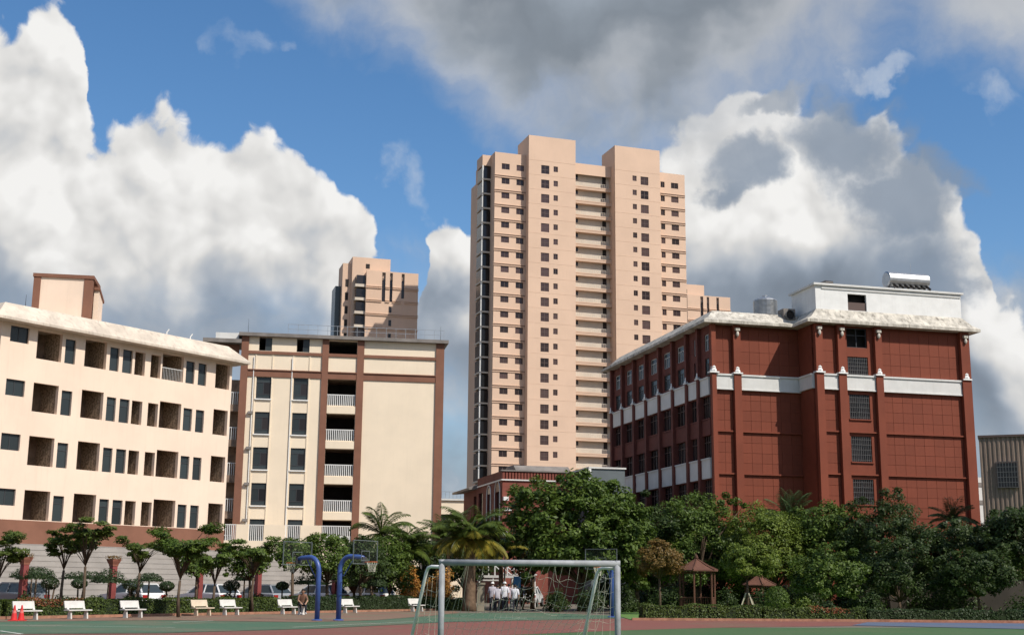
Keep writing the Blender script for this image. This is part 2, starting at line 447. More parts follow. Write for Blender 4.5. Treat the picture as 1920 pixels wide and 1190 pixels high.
# ================================================================== cream classroom block on the left
LZ = [18.45, 14.82, 11.19, 7.56]                    # heads of the four storeys of openings
def left_block():
    ang = R(54.03)
    o = empty('classroom_block', (-22.281, 101.0, 0), ang)
    tag(o, 'cream four storey classroom block with rows of openings and brown base, at the left edge', 'building')
    cols = [('s', -19.47, -18.05), ('O', -17.39, -15.42), ('w', -15.15, -14.30), ('O', -13.53, -11.70), ('w', -11.40, -10.60), ('w', -10.28, -9.42),
            ('o', -9.20, -8.27), ('o', -7.75, -6.83), ('O', -6.68, -4.66), ('w', -4.42, -3.58), ('w', -3.22, -2.40), ('O', -1.48, -0.03)]
    def rect(k, a, b, zt):
        if k == 's': return (a, b, zt - 1.10, zt)
        if k == 'O': return (a, b, zt - 1.97, zt)
        return (a, b, zt - 1.97, zt - 0.25)
    holes = [rect(k, a, b, zt) for zt in LZ for k, a, b in cols]
    XL = -20.15
    mb = MB().wall(XL, 0.20, 5.55, 18.95, holes, 0.0, 0.30)
    mb.build('wall', [M['cream']], o)
    MB().wall(XL - 0.03, 0.23, 0.0, 5.549, [], -0.03, 0.33).build('base_wall', [M['brown']], o)
    # end walls, back wall and roof deck
    MB().box(0.0, 0.20, 0.302, 9.0, 0, 18.95).build('end_wall', [M['cream']], o)
    MB().box(XL, XL + 0.25, 0.302, 9.0, 0, 18.95).build('end_wall', [M['cream']], o)
    MB().box(XL + 0.25, 0.0, 8.75, 9.0, 0, 18.95).build('back_wall', [M['cream']], o)
    # corridors behind the openings: floors, back wall with doors, cross walls beside each opening
    cw = MB()
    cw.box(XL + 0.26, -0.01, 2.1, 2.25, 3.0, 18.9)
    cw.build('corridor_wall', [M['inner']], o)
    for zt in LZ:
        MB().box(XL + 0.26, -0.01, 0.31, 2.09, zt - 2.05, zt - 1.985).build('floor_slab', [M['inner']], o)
    mbx = None
    part = {}
    for zt in LZ:
        for k, a, b in cols:
            if k in 'oO':
                if 'p' not in part:
                    part['p'] = MB().box(0, 0.12, 0.305, 2.08, 0, 2.75).mesh('cross_wall', [M['tan_tile']])
                obj('cross_wall', part['p'], o, (b + 0.02, 0, zt - 1.98))
                # an inner door or window in shade behind each opening
                if k == 'O':
                    if 'd' not in part:
                        part['d'] = MB().box(0, 0.85, 2.04, 2.099, 0, 1.6).mesh('door', [M['dark']])
                    obj('door', part['d'], o, (a + 0.15, 0, zt - 1.98))
            else:
                w, h = b - a, (1.10 if k == 's' else 1.72)
                key = (k, round(w, 2))
                if key not in part:
                    f = MB()
                    t = 0.05
                    f.box(0, w, 0.14, 0.20, 0, t); f.box(0, w, 0.14, 0.20, h - t, h)
                    f.box(0, t, 0.14, 0.20, t, h - t); f.box(w - t, w, 0.14, 0.20, t, h - t)
                    if k == 's': f.box(w / 2 - 0.025, w / 2 + 0.025, 0.14, 0.20, t, h - t)
                    else: f.box(t, w - t, 0.14, 0.20, h * 0.68, h * 0.68 + 0.05)
                    part[key] = f.mesh('window', [M['frame']])
                    pp = []
                    if k == 's': rr = [(t, w / 2 - 0.025, t, h - t), (w / 2 + 0.025, w - t, t, h - t)]
                    else: rr = [(t, w - t, t, h * 0.68), (t, w - t, h * 0.68 + 0.05, h - t)]
                    for q in rr:
                        pp.append(MB().box(q[0], q[1], 0.165, 0.175, q[2], q[3]).mesh('pane', [M['glass']]))
                    part[key, 'p'] = pp
                z0 = zt - 1.10 if k == 's' else zt - 1.97
                wo = obj('window', part[key], o, (a, 0, z0))
                for p_ in part[key, 'p']: obj('pane', p_, wo)
    # railing in one top opening
    rb = MB(); zt = LZ[0]
    rb.box(-6.66, -4.68, 0.10, 0.14, zt - 1.08, zt - 1.03)
    for i in range(14): rb.box(-6.62 + i * 0.145, -6.60 + i * 0.145, 0.11, 0.13, zt - 1.95, zt - 1.08)
    rb.build('railing', [M['frame_w']], o)
    # roof: weathered overhanging eave skirt and deck
    xo, yo = 1.05, -0.95
    r = MB()
    ze, zt = 18.62, 19.95
    A = [(XL - 1.0, yo, ze), (0.2 + xo, yo, ze), (0.2 + xo, 9.9, ze), (XL - 1.0, 9.9, ze)]
    A2 = [(p[0], p[1], p[2] + 0.17) for p in A]
    B = [(XL + 0.15, 0.10, zt), (-0.25, 0.10, zt), (-0.25, 8.8, zt), (XL + 0.15, 8.8, zt)]
    for i in range(4):
        j = (i + 1) % 4
        r.face(A[i], A[j], A2[j], A2[i]); r.face(A2[i], A2[j], B[j], B[i])
    r.face(*B); r.face(*A[::-1])
    r.build('roof', [M['roofcap']], o)
    # stair head house on the roof, turned square to the other buildings, with a lean-to on its right
    st = empty('stair_tower')
    st.parent = o; st.location = (-15.2, 4.4, 19.952); st.rotation_euler = (0, 0, R(-44.0))
    W, D, H = 4.15, 3.4, 3.55
    MB().box(0.5, W - 0.62, 0.06, D - 0.04, 0, H - 0.26).build('wall', [M['cream']], st)
    for x0, x1 in ((0, 0.5), (W - 0.62, W)):
        MB().box(x0, x1, 0, 0.5, 0, H - 0.26).build('corner_pier', [M['brown']], st)
        MB().box(x0, x1, D - 0.5, D, 0, H - 0.26).build('corner_pier', [M['brown']], st)
    MB().box(-0.06, W + 0.06, -0.06, D + 0.06, H - 0.258, H).build('parapet', [M['brown']], st)
    MB().prism([(0.9, 0), (D - 0.3, 0), (D - 0.3, H - 1.2), (0.9, H - 0.9)], 'x', W + 0.002, W + 0.35).build('lean_to', [M['cream']], st)
    MB().prism([(0.75, H - 0.88), (D, H - 1.35), (D, H - 1.15), (0.75, H - 0.66)], 'x', W + 0.003, W + 0.42).build('lean_to_roof', [M['brown']], st)
    for x in (-5.5, -3.2):
        MB().tube([(x, 1.2, 19.953), (x, 1.2, 20.35), (x + 0.12, 1.1, 20.6)], 0.05, 6).build('vent_pipe', [M['white']], o)
    for x in (-17.5,):
        MB().tube([(x, 1.6, 19.953), (x, 1.6, 21.1)], [0.03, 0.012], 6).build('lightning_rod', [M['frame']], o)
    return o
left_block()

# ================================================================== beige block with brown stripes
def beige_block():
    o = empty('beige_block', (-7.073, 132.0, 0), R(9.745))
    tag(o, 'beige seven storey block with brown vertical stripes, balconies and a blank right wall', 'building')
    wt = [21.97 - 3.55 * k for k in range(6)]
    WX = [(-18.92, -17.45), (-15.22, -13.78)]
    BX = (-11.80, -8.92)
    holes = []
    for z in wt:
        for a, b in WX: holes.append((a, b, z - 2.2, z))
        holes.append((*BX, z - 3.42 + 0.75 + 0.0, z))
    holes = [h if h[2] > 0 else (h[0], h[1], 0.4, h[3]) for h in holes]
    top = [(-18.82, -17.54, 24.65, 26.02), (-15.05, -13.77, 24.65, 26.02), (*BX, 24.62, 25.95)]
    mb = MB().wall(-20.50, 0.0, 0, 26.05, holes + top, 0.0, 0.30)
    mb.build('wall', [M['cream2']], o)
    MB().box(-20.50, -20.25, 0.303, 11.7, 0, 26.05).build('side_wall', [M['cream2']], o)
    MB().box(-0.25, 0.0, 0.303, 11.7, 0, 26.05).build('side_wall', [M['cream2']], o)
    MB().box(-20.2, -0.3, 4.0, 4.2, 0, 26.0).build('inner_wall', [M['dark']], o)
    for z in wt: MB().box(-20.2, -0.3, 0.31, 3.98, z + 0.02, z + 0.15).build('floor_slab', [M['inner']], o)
    MB().box(-20.2, -0.3, 11.5, 11.7, 0, 26.05).build('back_wall', [M['cream2']], o)
    # brown stripes
    for a, b in ((-20.56, -19.84), (-12.46, -11.81), (-8.91, -8.20), (-0.79, 0.06)):
        MB().box(a, b, -0.16, -0.002, 0, 26.05).build('stripe', [M['brown']], o)
    # horizontal bands between the stripes
    for a, b in ((-19.838, -12.462), (-11.808, -8.912), (-8.198, -0.792)):
        MB().box(a, b, -0.13, -0.002, 24.30, 24.60).build('band', [M['brown']], o)
        MB().box(a, b, -0.10, -0.002, 21.98, 22.62).build('band', [M['brown']], o)
        MB().box(a, b, -0.20, -0.002, 22.622, 22.72).build('ledge', [M['brown']], o)
    # thin upright fins beside the windows
    for x in (-19.06, -17.39, -15.32, -13.68):
        MB().box(x - 0.05, x + 0.05, -0.07, -0.003, 0, 21.975).build('fin', [M['cream2']], o)
        MB().box(x - 0.05, x + 0.05, -0.07, -0.003, 22.73, 24.295).build('fin', [M['cream2']], o)
    # windows with sliding sashes and sills
    c = {}
    w, h = 1.46, 2.2
    f = MB(); t = 0.055
    f.box(0, w, 0.10, 0.17, 0, t); f.box(0, w, 0.10, 0.17, h - t, h); f.box(0, t, 0.10, 0.17, t, h - t); f.box(w - t, w, 0.10, 0.17, t, h - t)
    f.box(t, w - t, 0.10, 0.17, 1.62, 1.68); f.box(t, w - t, 0.10, 0.17, 0.42, 0.48); f.box(w / 2 - 0.03, w / 2 + 0.03, 0.10, 0.17, 0.48, 1.62)
    fm = f.mesh('window', [M['frame']])
    panes = [MB().box(*q[:2], 0.13, 0.14, *q[2:]).mesh('pane', [M['glass'] if i != 1 else M['glass_d']]) for i, q in enumerate(
        ((t, w / 2 - 0.03, 0.48, 1.62), (w / 2 + 0.03, w - t, 0.48, 1.62), (t, w - t, 1.68, h - t), (t, w - t, t, 0.42)))]
    sill = MB().box(-0.08, w + 0.08, -0.16, 0.0, -0.14, -0.02).mesh('sill', [M['white']])
    acm = MB().box(0, 0.45, -0.28, 0.0, 0, 0.26).mesh('air_vent', [M['grey_slab']])
    for z in wt:
        for a, b in WX:
            if z - 2.2 < 3: continue
            wo = obj('window', fm, o, (a, 0, z - 2.2))
            for p in panes: obj('pane', p, wo)
            obj('sill', sill, wo)
        if z < 20: obj('air_vent', acm, o, (-19.62, -0.002, z - 0.25))
    for a, b, z0, z1 in top[:2]:
        wo = obj('window', MB().box(0, b - a, 0.1, 0.16, 0, 0.05).box(0, b - a, 0.1, 0.16, 1.32, 1.37).box(0.62, 0.67, 0.1, 0.16, 0.05, 1.32).mesh('window', [M['frame']]), o, (a, 0, z0))
        obj('pane', MB().box(0.67, b - a, 0.12, 0.13, 0.05, 1.32).mesh('pane', [M['glass']]), wo)
    # balconies with balustrades
    L = BX[1] - BX[0]
    rm = MB()
    rm.box(0, L, -0.06, 0.02, 1.14, 1.22); rm.box(0, L, -0.05, 0.01, 0.02, 0.08)
    n = 15
    for i in range(n):
        x = (i + 0.5) * L / n; rm.box(x - 0.04, x + 0.04, -0.05, 0.01, 0.08, 1.14)
    rmm = rm.mesh('balustrade', [M['white']])
    slab = MB().box(0, L, -0.12, 0.0, 0, 0.75).mesh('balcony_slab', [M['cream2']])
    for z in wt[:5]:
        obj('balcony_slab', slab, o, (BX[0], -0.002, z - 3.50))
        obj('balustrade', rmm, o, (BX[0], 0.06, z - 2.76))
    # roof slab, lamp, rails
    MB().box(-20.85, 0.45, -0.55, 12.0, 26.053, 26.40).build('roof_slab', [M['grey_slab']], o)
    rl = MB()
    for i in range(17): rl.box(-16.0 + i * 1.0 - 0.02, -16.0 + i * 1.0 + 0.02, -0.1, -0.06, 26.402, 27.45)
    rl.box(-16.02, 0.02, -0.1, -0.06, 27.45, 27.49); rl.box(-16.02, 0.02, -0.1, -0.06, 26.95, 26.98)
    rl.build('roof_railing', [M['steel']], o)
    for x in (-20.0, -0.3): MB().tube([(x, 0.4, 26.402), (x, 0.4, 28.0)], [0.025, 0.01], 5).build('lightning_rod', [M['frame']], o)
    # drain pipes
    for x in (-19.25, -15.42):
        MB().tube([(x, -0.10, 0.3), (x, -0.10, 24.0)], 0.05, 6).build('drain_pipe', [M['white']], o)
    # stair wing tucked behind on the left, with its own balconies
    MB().box(-23.6, -20.52, 2.2, 2.4, 0, 21.9).build('wing_wall', [M['inner']], o)
    MB().box(-23.6, -20.8, 0.8, 1.0, 24.2, 25.3).build('wing_wall', [M['brown']], o)
    for z in wt:
        MB().box(-23.6, -20.58, 0.5, 2.19, z - 3.5, z - 2.80).build('wing_slab', [M['inner']], o)
        q = MB(); q.box(-23.6, -20.58, 0.52, 0.57, z - 1.62, z - 1.56)
        for i in range(14): q.box(-23.5 + i * 0.21, -23.45 + i * 0.21, 0.52, 0.57, z - 2.798, z - 1.62)
        q.build('wing_railing', [M['white']], o)
    MB().box(-24.4, -20.58, -0.3, 4.0, 25.32, 25.72).build('wing_roof', [M['grey_slab']], o)
    MB().box(-23.2, -20.9, 0.3, 3.4, 25.722, 26.42).build('wing_parapet', [M['white_dirty']], o)
    # terrace wall with white railings at the second floor
    t = MB()
    for a, b in ((-20.1, -18.97), (-17.48, -15.42), (-13.98, -11.94)):
        t.box(a, b, -2.2, -1.95, 0, 7.15)
    t.box(-21.35, -9.1, -2.199, -1.951, 0, 5.6)
    t.box(-21.35, -9.1, -1.949, -0.21, 5.3, 5.58)
    t.build('terrace_wall', [M['cream2']], o)
    for a, b in ((-21.35, -20.1), (-18.97, -17.48), (-15.42, -13.98), (-11.94, -9.1)):
        q = MB(); q.box(a, b, -2.12, -2.05, 7.08, 7.15)
        n = int((b - a) / 0.17)
        for i in range(n): x = a + (i + 0.5) * (b - a) / n; q.box(x - 0.035, x + 0.035, -2.11, -2.06, 5.602, 7.08)
        q.build('terrace_railing', [M['white']], o)
    return o
beige_block()

# ================================================================== peach residential tower
def tower():
    o = empty('residential_tower', (13.628, 270.0, 0), R(18.35))
    tag(o, 'tall peach residential tower with twin lift blocks and rows of small brown windows', 'building')
    ST = 3.265; N = 26
    ztop = 90.87
    zz = [ztop - ST * k for k in range(N) if ztop - ST * k > 8]
    RC = 1.8                                              # the outer wings stand back from the two lift blocks
    def block(name, x0, x1, y0, y1, z1, holes=None):
        mb = MB()
        if holes: mb.wall(x0, x1, 0, z1, holes, y0, 0.30)
        else: mb.face((x0, y0, 0), (x1, y0, 0), (x1, y0, z1), (x0, y0, z1))
        mb.face((x0, y1, 0), (x0, y0, 0), (x0, y0, z1), (x0, y1, z1)); mb.face((x1, y0, 0), (x1, y1, 0), (x1, y1, z1), (x1, y0, z1))
        mb.face((x0, y0, z1 - 0.4), (x1, y0, z1 - 0.4), (x1, y1, z1 - 0.4), (x0, y1, z1 - 0.4)); mb.face((x1, y1, 0), (x0, y1, 0), (x0, y1, z1), (x1, y1, z1))
        return mb.build(name, [M['pink']], o)
    def holes_for(cols): return [(a, b, z - h, z) for z in zz for a, b, h in cols]
    B1 = [(-7.98, -6.11, 1.92), (-5.12, -4.12, 1.25)]
    B2 = [(13.55, 14.53, 1.22), (15.50, 17.38, 1.92)]
    LW = [(-16.40, -14.60, 1.32), (-13.02, -11.30, 1.32)]
    RW = [(21.20, 22.20, 1.34), (23.78, 25.58, 1.34)]
    block('lift_block', -10.85, 0.0, 0, 7.5, 97.4, holes_for(B1))
    block('lift_block', 9.32, 20.22, 0, 7.5, 97.4, holes_for(B2))
    block('wing', -17.95, -10.852, RC, 16, 93.3, holes_for(LW))
    block('wing', 20.222, 27.2, RC, 16, 93.0, holes_for(RW))
    MB().box(-10.85, 20.22, 7.502, 16, 0, 91.5).build('rear_range', [M['pink']], o)
    cache = {}
    def window(x, y, z, w, h, cross):
        k = (round(w, 2), round(h, 2), cross)
        if k not in cache:
            f = MB(); t = 0.09
            f.box(0, w, 0.12, 0.2, 0, t); f.box(0, w, 0.12, 0.2, h - t, h); f.box(0, t, 0.12, 0.2, t, h - t); f.box(w - t, w, 0.12, 0.2, t, h - t)
            f.box(w / 2 - 0.05, w / 2 + 0.05, 0.12, 0.2, t, h - t)
            if cross: f.box(t, w - t, 0.125, 0.195, h / 2 - 0.05, h / 2 + 0.05)
            f.mat(1).box(t, w - t, 0.15, 0.17, t, h - t)
            cache[k] = f.mesh('window', [M['frame_b'], M['glass_b']])
        return obj('window', cache[k], o, (x, y, z))
    for z in zz:
        if z < 24: continue
        for cols, y in ((B1, 0), (B2, 0), (LW, RC), (RW, RC)):
            for a, b, h in cols: window(a, y, z - h, b - a, h, h > 1.8)
    # ledges round the wings at each storey, faint grooves on the blocks
    lm = {}
    for a, b in ((-17.95, -10.86), (20.225, 27.2)):
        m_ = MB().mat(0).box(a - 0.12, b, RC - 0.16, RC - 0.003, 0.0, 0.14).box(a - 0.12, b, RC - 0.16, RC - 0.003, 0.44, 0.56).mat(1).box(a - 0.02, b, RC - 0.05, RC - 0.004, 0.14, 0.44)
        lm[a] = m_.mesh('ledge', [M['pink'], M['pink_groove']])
    gm = {}
    for a, b in ((-10.85, 0.0), (9.32, 20.22)): gm[a] = MB().box(a, b, -0.025, -0.003, 0, 0.07).mesh('string_course', [M['pink']])
    for k, z in enumerate(zz):
        if z < 24: continue
        if k > 0 or True:
            for a in lm: obj('ledge', lm[a], o, (0, 0, z - 3.19))
            for a in gm: obj('string_course', gm[a], o, (0, 0, z + 0.95))
    # recessed link between the blocks: parapets, slabs, shaded gallery
    y = 2.2
    MB().box(0.0, 9.318, y + 1.1, y + 1.3, 0, 92.6).build('gallery_wall', [M['pink_dim']], o)
    MB().box(0.0, 9.318, y, y + 0.25, 90.55, 93.05).build('parapet', [M['pink']], o)
    MB().box(0.0, 9.318, y + 0.26, y + 1.09, 92.2, 92.5).build('roof_slab', [M['pink_dim']], o)
    sm = MB().mat(0).box(0, 9.318, y - 0.02, y + 1.08, 0.0, 0.20).box(0, 9.318, y - 0.10, y + 0.02, 0.50, 0.72).box(0, 9.318, y - 0.04, y + 0.06, 0.20, 0.50)
    sm = sm.mesh('gallery_slab', [M['pink']])
    rail = MB()
    for i in range(18): rail.box(0.25 + i * 0.5, 0.29 + i * 0.5, y + 0.05, y + 0.09, 0.72, 1.55)
    rail.box(0, 9.318, y + 0.05, y + 0.09, 1.55, 1.62)
    rail = rail.mesh('gallery_railing', [M['pink_dim']])
    gw = MB().box(0.9, 1.8, y + 1.06, y + 1.098, 0, 1.35).mesh('gallery_window', [M['glass_d']])
    gd = MB().box(7.6, 8.5, y + 1.06, y + 1.098, -0.6, 1.35).mesh('gallery_door', [M['dark']])
    for z in zz:
        if z < 24: continue
        obj('gallery_slab', sm, o, (0, 0, z - 3.72)); obj('gallery_railing', rail, o, (0, 0, z - 3.72))
        obj('gallery_window', gw, o, (0, 0, z - 1.35)); obj('gallery_door', gd, o, (0, 0, z - 1.35))
    # glazed balcony bay on the left flank
    yb = RC + 2.8; xb = -19.9
    MB().box(xb, -17.952, yb, yb + 4.2, 90.9, 93.3).build('parapet', [M['pink']], o)
    MB().box(xb + 0.9, -17.952, yb + 4.2, 16, 0, 89.0).build('flank_wall', [M['pink']], o)
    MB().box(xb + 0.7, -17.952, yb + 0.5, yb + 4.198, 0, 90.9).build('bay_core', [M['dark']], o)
    MB().box(xb, xb + 0.30, yb, yb + 0.30, 0, 90.9).build('bay_column', [M['white_dirty']], o)
    bs = MB().box(xb, -17.954, yb, yb + 4.19, 0, 0.34).mesh('bay_slab', [M['pink_dim']])
    bg_ = MB().box(xb + 0.302, -17.954, yb + 0.1, yb + 0.14, 0.343, 2.9).mesh('bay_glass', [M['glass_d']])
    bg2 = MB().box(xb + 0.1, xb + 0.14, yb + 0.302, yb + 3.9, 0.343, 2.9).mesh('bay_glass', [M['glass']])
    for z in zz:
        if z < 24: continue
        obj('bay_slab', bs, o, (0, 0, z - 3.2)); obj('bay_glass', bg_, o, (0, 0, z - 3.2)); obj('bay_glass', bg2, o, (0, 0, z - 3.2))
    return o
tower()

# ================================================================== two further towers behind
def far_tower(loc, name_label, H, sc=1.0):
    o = empty('apartment_tower', loc, R(16.0))
    tag(o, name_label, 'building', 'further towers behind')
    ST = 3.2
    def bx(n, x0, x1, y0, y1, z0, z1, m='pink'): return MB().box(x0 * sc, x1 * sc, y0 * sc, y1 * sc, z0, z1).build(n, [M[m]], o)
    slots = [(3.6, 4.4), (5.4, 6.05), (8.1, 8.8)]
    hs = [(a * sc, b * sc, H - (7.2 if i < 2 else 6.2), H - 0.3) for i, (a, b) in enumerate(slots)]
    mb = MB().wall(0, 12.0 * sc, 0, H, hs, 0, 0.5); mb.build('front_wall', [M['pink']], o)
    bx('body', 0.0, 12.0, 0.51, 11.0, 0, H - 0.3)
    for i, (a, b) in enumerate(slots):
        z0 = H - (7.2 if i < 2 else 6.2)
        bx('slot_glass', a, b, 0.30, 0.40, z0, H - 2.0, 'glass_d')
        q = MB(); a, b = a * sc, b * sc
        q.box(a, b, 0.05, 0.25, H - 0.45, H - 0.3); q.box(a, b, 0.05, 0.25, H - 1.9, H - 1.75); q.box(a, a + 0.1, 0.05, 0.25, H - 1.75, H - 0.45); q.box(b - 0.1, b, 0.05, 0.25, H - 1.75, H - 0.45)
        q.build('roof_frame', [M['frame']], o)
    for k in range(1, 14):
        z = H - 4.2 - ST * (k - 1)
        if z < 30: break
        for x0, x1 in (((-0.12, 3.59), (4.41, 5.39), (6.06, 8.09), (8.81, 12.12)) if k < 3 else ((-0.12, 12.12),)):
            bx('ledge', x0, x1, -0.22, -0.003, z, z + 0.16); bx('ledge', x0, x1, -0.22, -0.003, z + 0.4, z + 0.56)
        if k > 1: bx('window', 5.3, 5.95, -0.05, -0.004, z - 2.3, z - 0.9, 'glass_d')
    # higher core set back to the left, stair flank, glazed left side
    bx('core', -2.9, 5.9, 2.6, 10, 0, H + 3.6)
    bx('core_window', 0.2, 1.1, 2.55, 2.598, H + 1.0, H + 2.1, 'dark')
    bx('flank', -4.9, -2.902, 3.8, 10, 0, H + 2.2)
    bx('glazed_flank', -6.2, -4.902, 5.6, 11, 0, H - 3.0, 'glass')
    for k in range(12):
        z = H - 3.4 - ST * k
        if z < 30: break
        bx('balcony', -2.4, -0.01, 0.6, 2.58, z - 0.5, z + 0.15, 'pink_dim'); bx('balcony_glass', -2.1, -0.02, 0.9, 2.57, z + 0.153, z + 2.3, 'glass_d')
        bx('flank_window', -4.2, -3.5, 3.75, 3.798, z, z + 1.8, 'dark')
    return o
far_tower((-33.8, 291.0, 0), 'lower peach apartment tower half in shadow, rising behind the beige block', 72.85, 1.02)
far_tower((48.0, 345.0, 0), 'distant peach apartment tower just showing right of the tall tower', 80.0, 1.07)
# ================================================================== red block on the right
def red_block():
    o = empty('red_block', (17.560, 112.0, 0), R(14.32))
    tag(o, 'red panelled six storey block with white band, finials and a white rooftop house', 'building')
    D = 26.7; PJ = 2.8; ZT = 24.35
    xb0, xb1 = 8.50, 23.75
    # ---- backing walls (joints between the cladding panels show this)
    WB = (11.75, 13.75)
    wz = [(22.45, 24.20), (19.95, 21.62), (16.10, 18.27), (12.37, 14.59), (8.70, 10.87), (5.05, 7.2)]
    bh = [(*WB, a, b) for a, b in wz]
    MB().wall(0.0, xb0, 0, ZT, [], 0.03, 0.25).build('front_wall', [M['red_back']], o)
    MB().wall(xb0, xb1, 0, ZT, bh, -PJ + 0.03, 0.30, 1).build('front_wall', [M['red_back'], M['red']], o)
    MB().face((xb0, 0.03, 0), (xb0, -PJ + 0.03, 0), (xb0, -PJ + 0.03, ZT), (xb0, 0.03, ZT)).build('return_wall', [M['red']], o)
    MB().box(xb1 - 0.3, xb1, -PJ + 0.34, D, 0, ZT).build('side_wall', [M['red']], o)
    MB().box(0.3, xb1 - 0.31, D - 0.25, D, 0, ZT).build('back_wall', [M['red']], o)
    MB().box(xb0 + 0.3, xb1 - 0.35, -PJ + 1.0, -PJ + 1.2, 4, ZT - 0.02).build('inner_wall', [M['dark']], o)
    # ---- cladding panels, each a piece of its own
    cache = {}
    def panels(x0, x1, z0, z1, y, nx, nz, skip=()):
        w = (x1 - x0) / nx; h = (z1 - z0) / nz
        for i in range(nx):
            for j in range(nz):
                a, b, c, d = x0 + i * w, x0 + (i + 1) * w, z0 + j * h, z0 + (j + 1) * h
                if any(a < s[1] - 0.01 and b > s[0] + 0.01 and c < s[3] - 0.01 and d > s[2] + 0.01 for s in skip): continue
                k = (round(w, 3), round(h, 3))
                if k not in cache:
                    gp = 0.013
                    cache[k] = MB().box(gp, w - gp, 0, 0.029, gp, h - gp).mesh('cladding_panel', [M['red']])
                obj('cladding_panel', cache[k], o, (a, y, c))
    seg = [(7.6, 11.15, 4), (11.30, 14.84, 4), (15.0, 18.58, 4), (19.96, 24.1, 4)]
    for z0, z1, n in seg:
        panels(0.36, 1.96, z0, z1, 0.0, 2, n)
        panels(2.72, 8.46, z0, z1, 0.0, 6, n)
        panels(9.24, 10.62, z0, z1, -PJ, 1, n)
        panels(15.0, 22.86, z0, z1, -PJ, 8, n)
    # plain render round the windows of the stair bay
    jm = MB().box(11.42, WB[0], -PJ, -PJ + 0.029, 0.5, 24.1).box(WB[1], 14.28, -PJ, -PJ + 0.029, 0.5, 24.1)
    zs = [0.5] + [v for ab in sorted(wz) for v in ab] + [24.1]
    for i in range(0, len(zs) - 1, 2):
        if zs[i + 1] > zs[i]: jm.box(*WB, -PJ, -PJ + 0.029, zs[i], zs[i + 1])
    jm.build('stair_bay_render', [M['red']], o)
    MB().box(0.02, 8.47, 0.0, 0.028, 0.0, 7.55).build('plinth_render', [M['red']], o)
    # ---- pilasters, string courses, white band, finials
    def pil(x0, x1, y): MB().box(x0, x1, y - 0.42, y - 0.002, 0, ZT).build('pilaster', [M['red']], o)
    pil(-0.10, 0.32, 0.0); pil(2.00, 2.68, 0.0)
    for a, b in ((8.50, 9.20), (10.66, 11.40), (14.30, 14.97), (22.90, 23.80)): pil(a, b, -PJ)
    bays = [(0.33, 1.99, 0.0), (2.69, 8.45, 0.0), (9.21, 10.65, -PJ), (11.41, 14.29, -PJ), (14.98, 22.89, -PJ)]
    for a, b, y in bays:
        for z in (14.86, 11.17):
            MB().box(a, b, y - 0.20, y - 0.003, z, z + 0.13).build('string_course', [M['red']], o)
        MB().box(a, b, y - 0.24, y - 0.003, 18.66, 19.80).build('white_band', [M['white_dirty']], o)
        MB().box(a, b, y - 0.34, y - 0.002, 19.80, 19.95).build('band_cap', [M['white_dirty']], o)
        MB().box(a, b, y - 0.30, y - 0.002, 18.56, 18.66).build('band_foot', [M['white_dirty']], o)
    MB().box(xb0 - 0.24, xb0 - 0.003, -PJ + 0.02, -0.36, 18.66, 19.80).build('white_band', [M['white_dirty']], o)
    MB().box(xb0 - 0.34, xb0 - 0.003, -PJ + 0.02, -0.36, 19.80, 19.95).build('band_cap', [M['white_dirty']], o)
    fin = MB().box(-0.44, 0.44, -0.30, 0.30, 0, 0.12)
    fin.lathe([(0.30, 0.12), (0.32, 0.25), (0.22, 0.42), (0.25, 0.52), (0.16, 0.68), (0.05, 0.88), (0.01, 0.95)], 8)
    fin = fin.mesh('finial', [M['white']], False)
    for x, y in ((0.10, -0.25), (2.34, -0.25), (8.85, -PJ - 0.25), (11.03, -PJ - 0.25), (14.63, -PJ - 0.25), (23.35, -PJ - 0.25)):
        obj('finial', fin, o, (x, y, 19.97))
    lam = MB().box(-0.2, 0.2, -0.25, 0.0, 0.2, 0.45).lathe([(0.03, -0.35), (0.13, -0.2), (0.15, -0.05), (0.08, 0.2)], 8, 0, -0.12).mesh('bracket_lamp', [M['roofcap2']])
    for x, y in ((2.34, 0), (8.85, -PJ), (11.03, -PJ), (14.63, -PJ), (23.35, -PJ)): obj('bracket_lamp', lam, o, (x, y - 0.424, ZT - 0.75))
    # ---- barred stair windows
    for i, (a, b) in enumerate(wz):
        w, h = WB[1] - WB[0], b - a
        f = MB(); t = 0.07
        f.box(0, w, 0.1, 0.2, 0, t); f.box(0, w, 0.1, 0.2, h - t, h); f.box(0, t, 0.1, 0.2, t, h - t); f.box(w - t, w, 0.1, 0.2, t, h - t)
        f.box(w / 2 - 0.04, w / 2 + 0.04, 0.1, 0.2, t, h - t); f.box(t, w - t, 0.1, 0.2, h * 0.62, h * 0.62 + 0.06)
        wo = f.build('window', [M['frame']], o, (WB[0], -PJ + 0.03, a))
        if i > 0:
            for q in ((t, w / 2 - 0.04, t, h * 0.62), (w / 2 + 0.04, w - t, t, h * 0.62), (t, w - t, h * 0.62 + 0.06, h - t)):
                MB().box(q[0], q[1], 0.14, 0.15, q[2], q[3]).build('pane', [M['glass_d']], wo)
            bars = MB()
            for k in range(11): bars.box(0.1 + k * 0.178, 0.125 + k * 0.178, 0.02, 0.045, 0, h)
            for k in range(5): bars.box(0, w, 0.02, 0.045, 0.15 + k * h * 0.2, 0.175 + k * h * 0.2)
            bars.build('security_bars', [M['bars']], wo)
            MB().box(-0.1, w + 0.1, -0.16, 0.0, -0.12, -0.02).build('sill', [M['red']], wo)
    # ---- long left side with galleries: pilasters every 3.5 m
    P = [2.45, 5.20, 8.70, 12.25, 15.95, 19.50, 23.06, 26.50]
    hs = []
    bays = list(zip([0.33] + [p + 0.22 for p in P[:-1]], [p - 0.22 for p in P]))
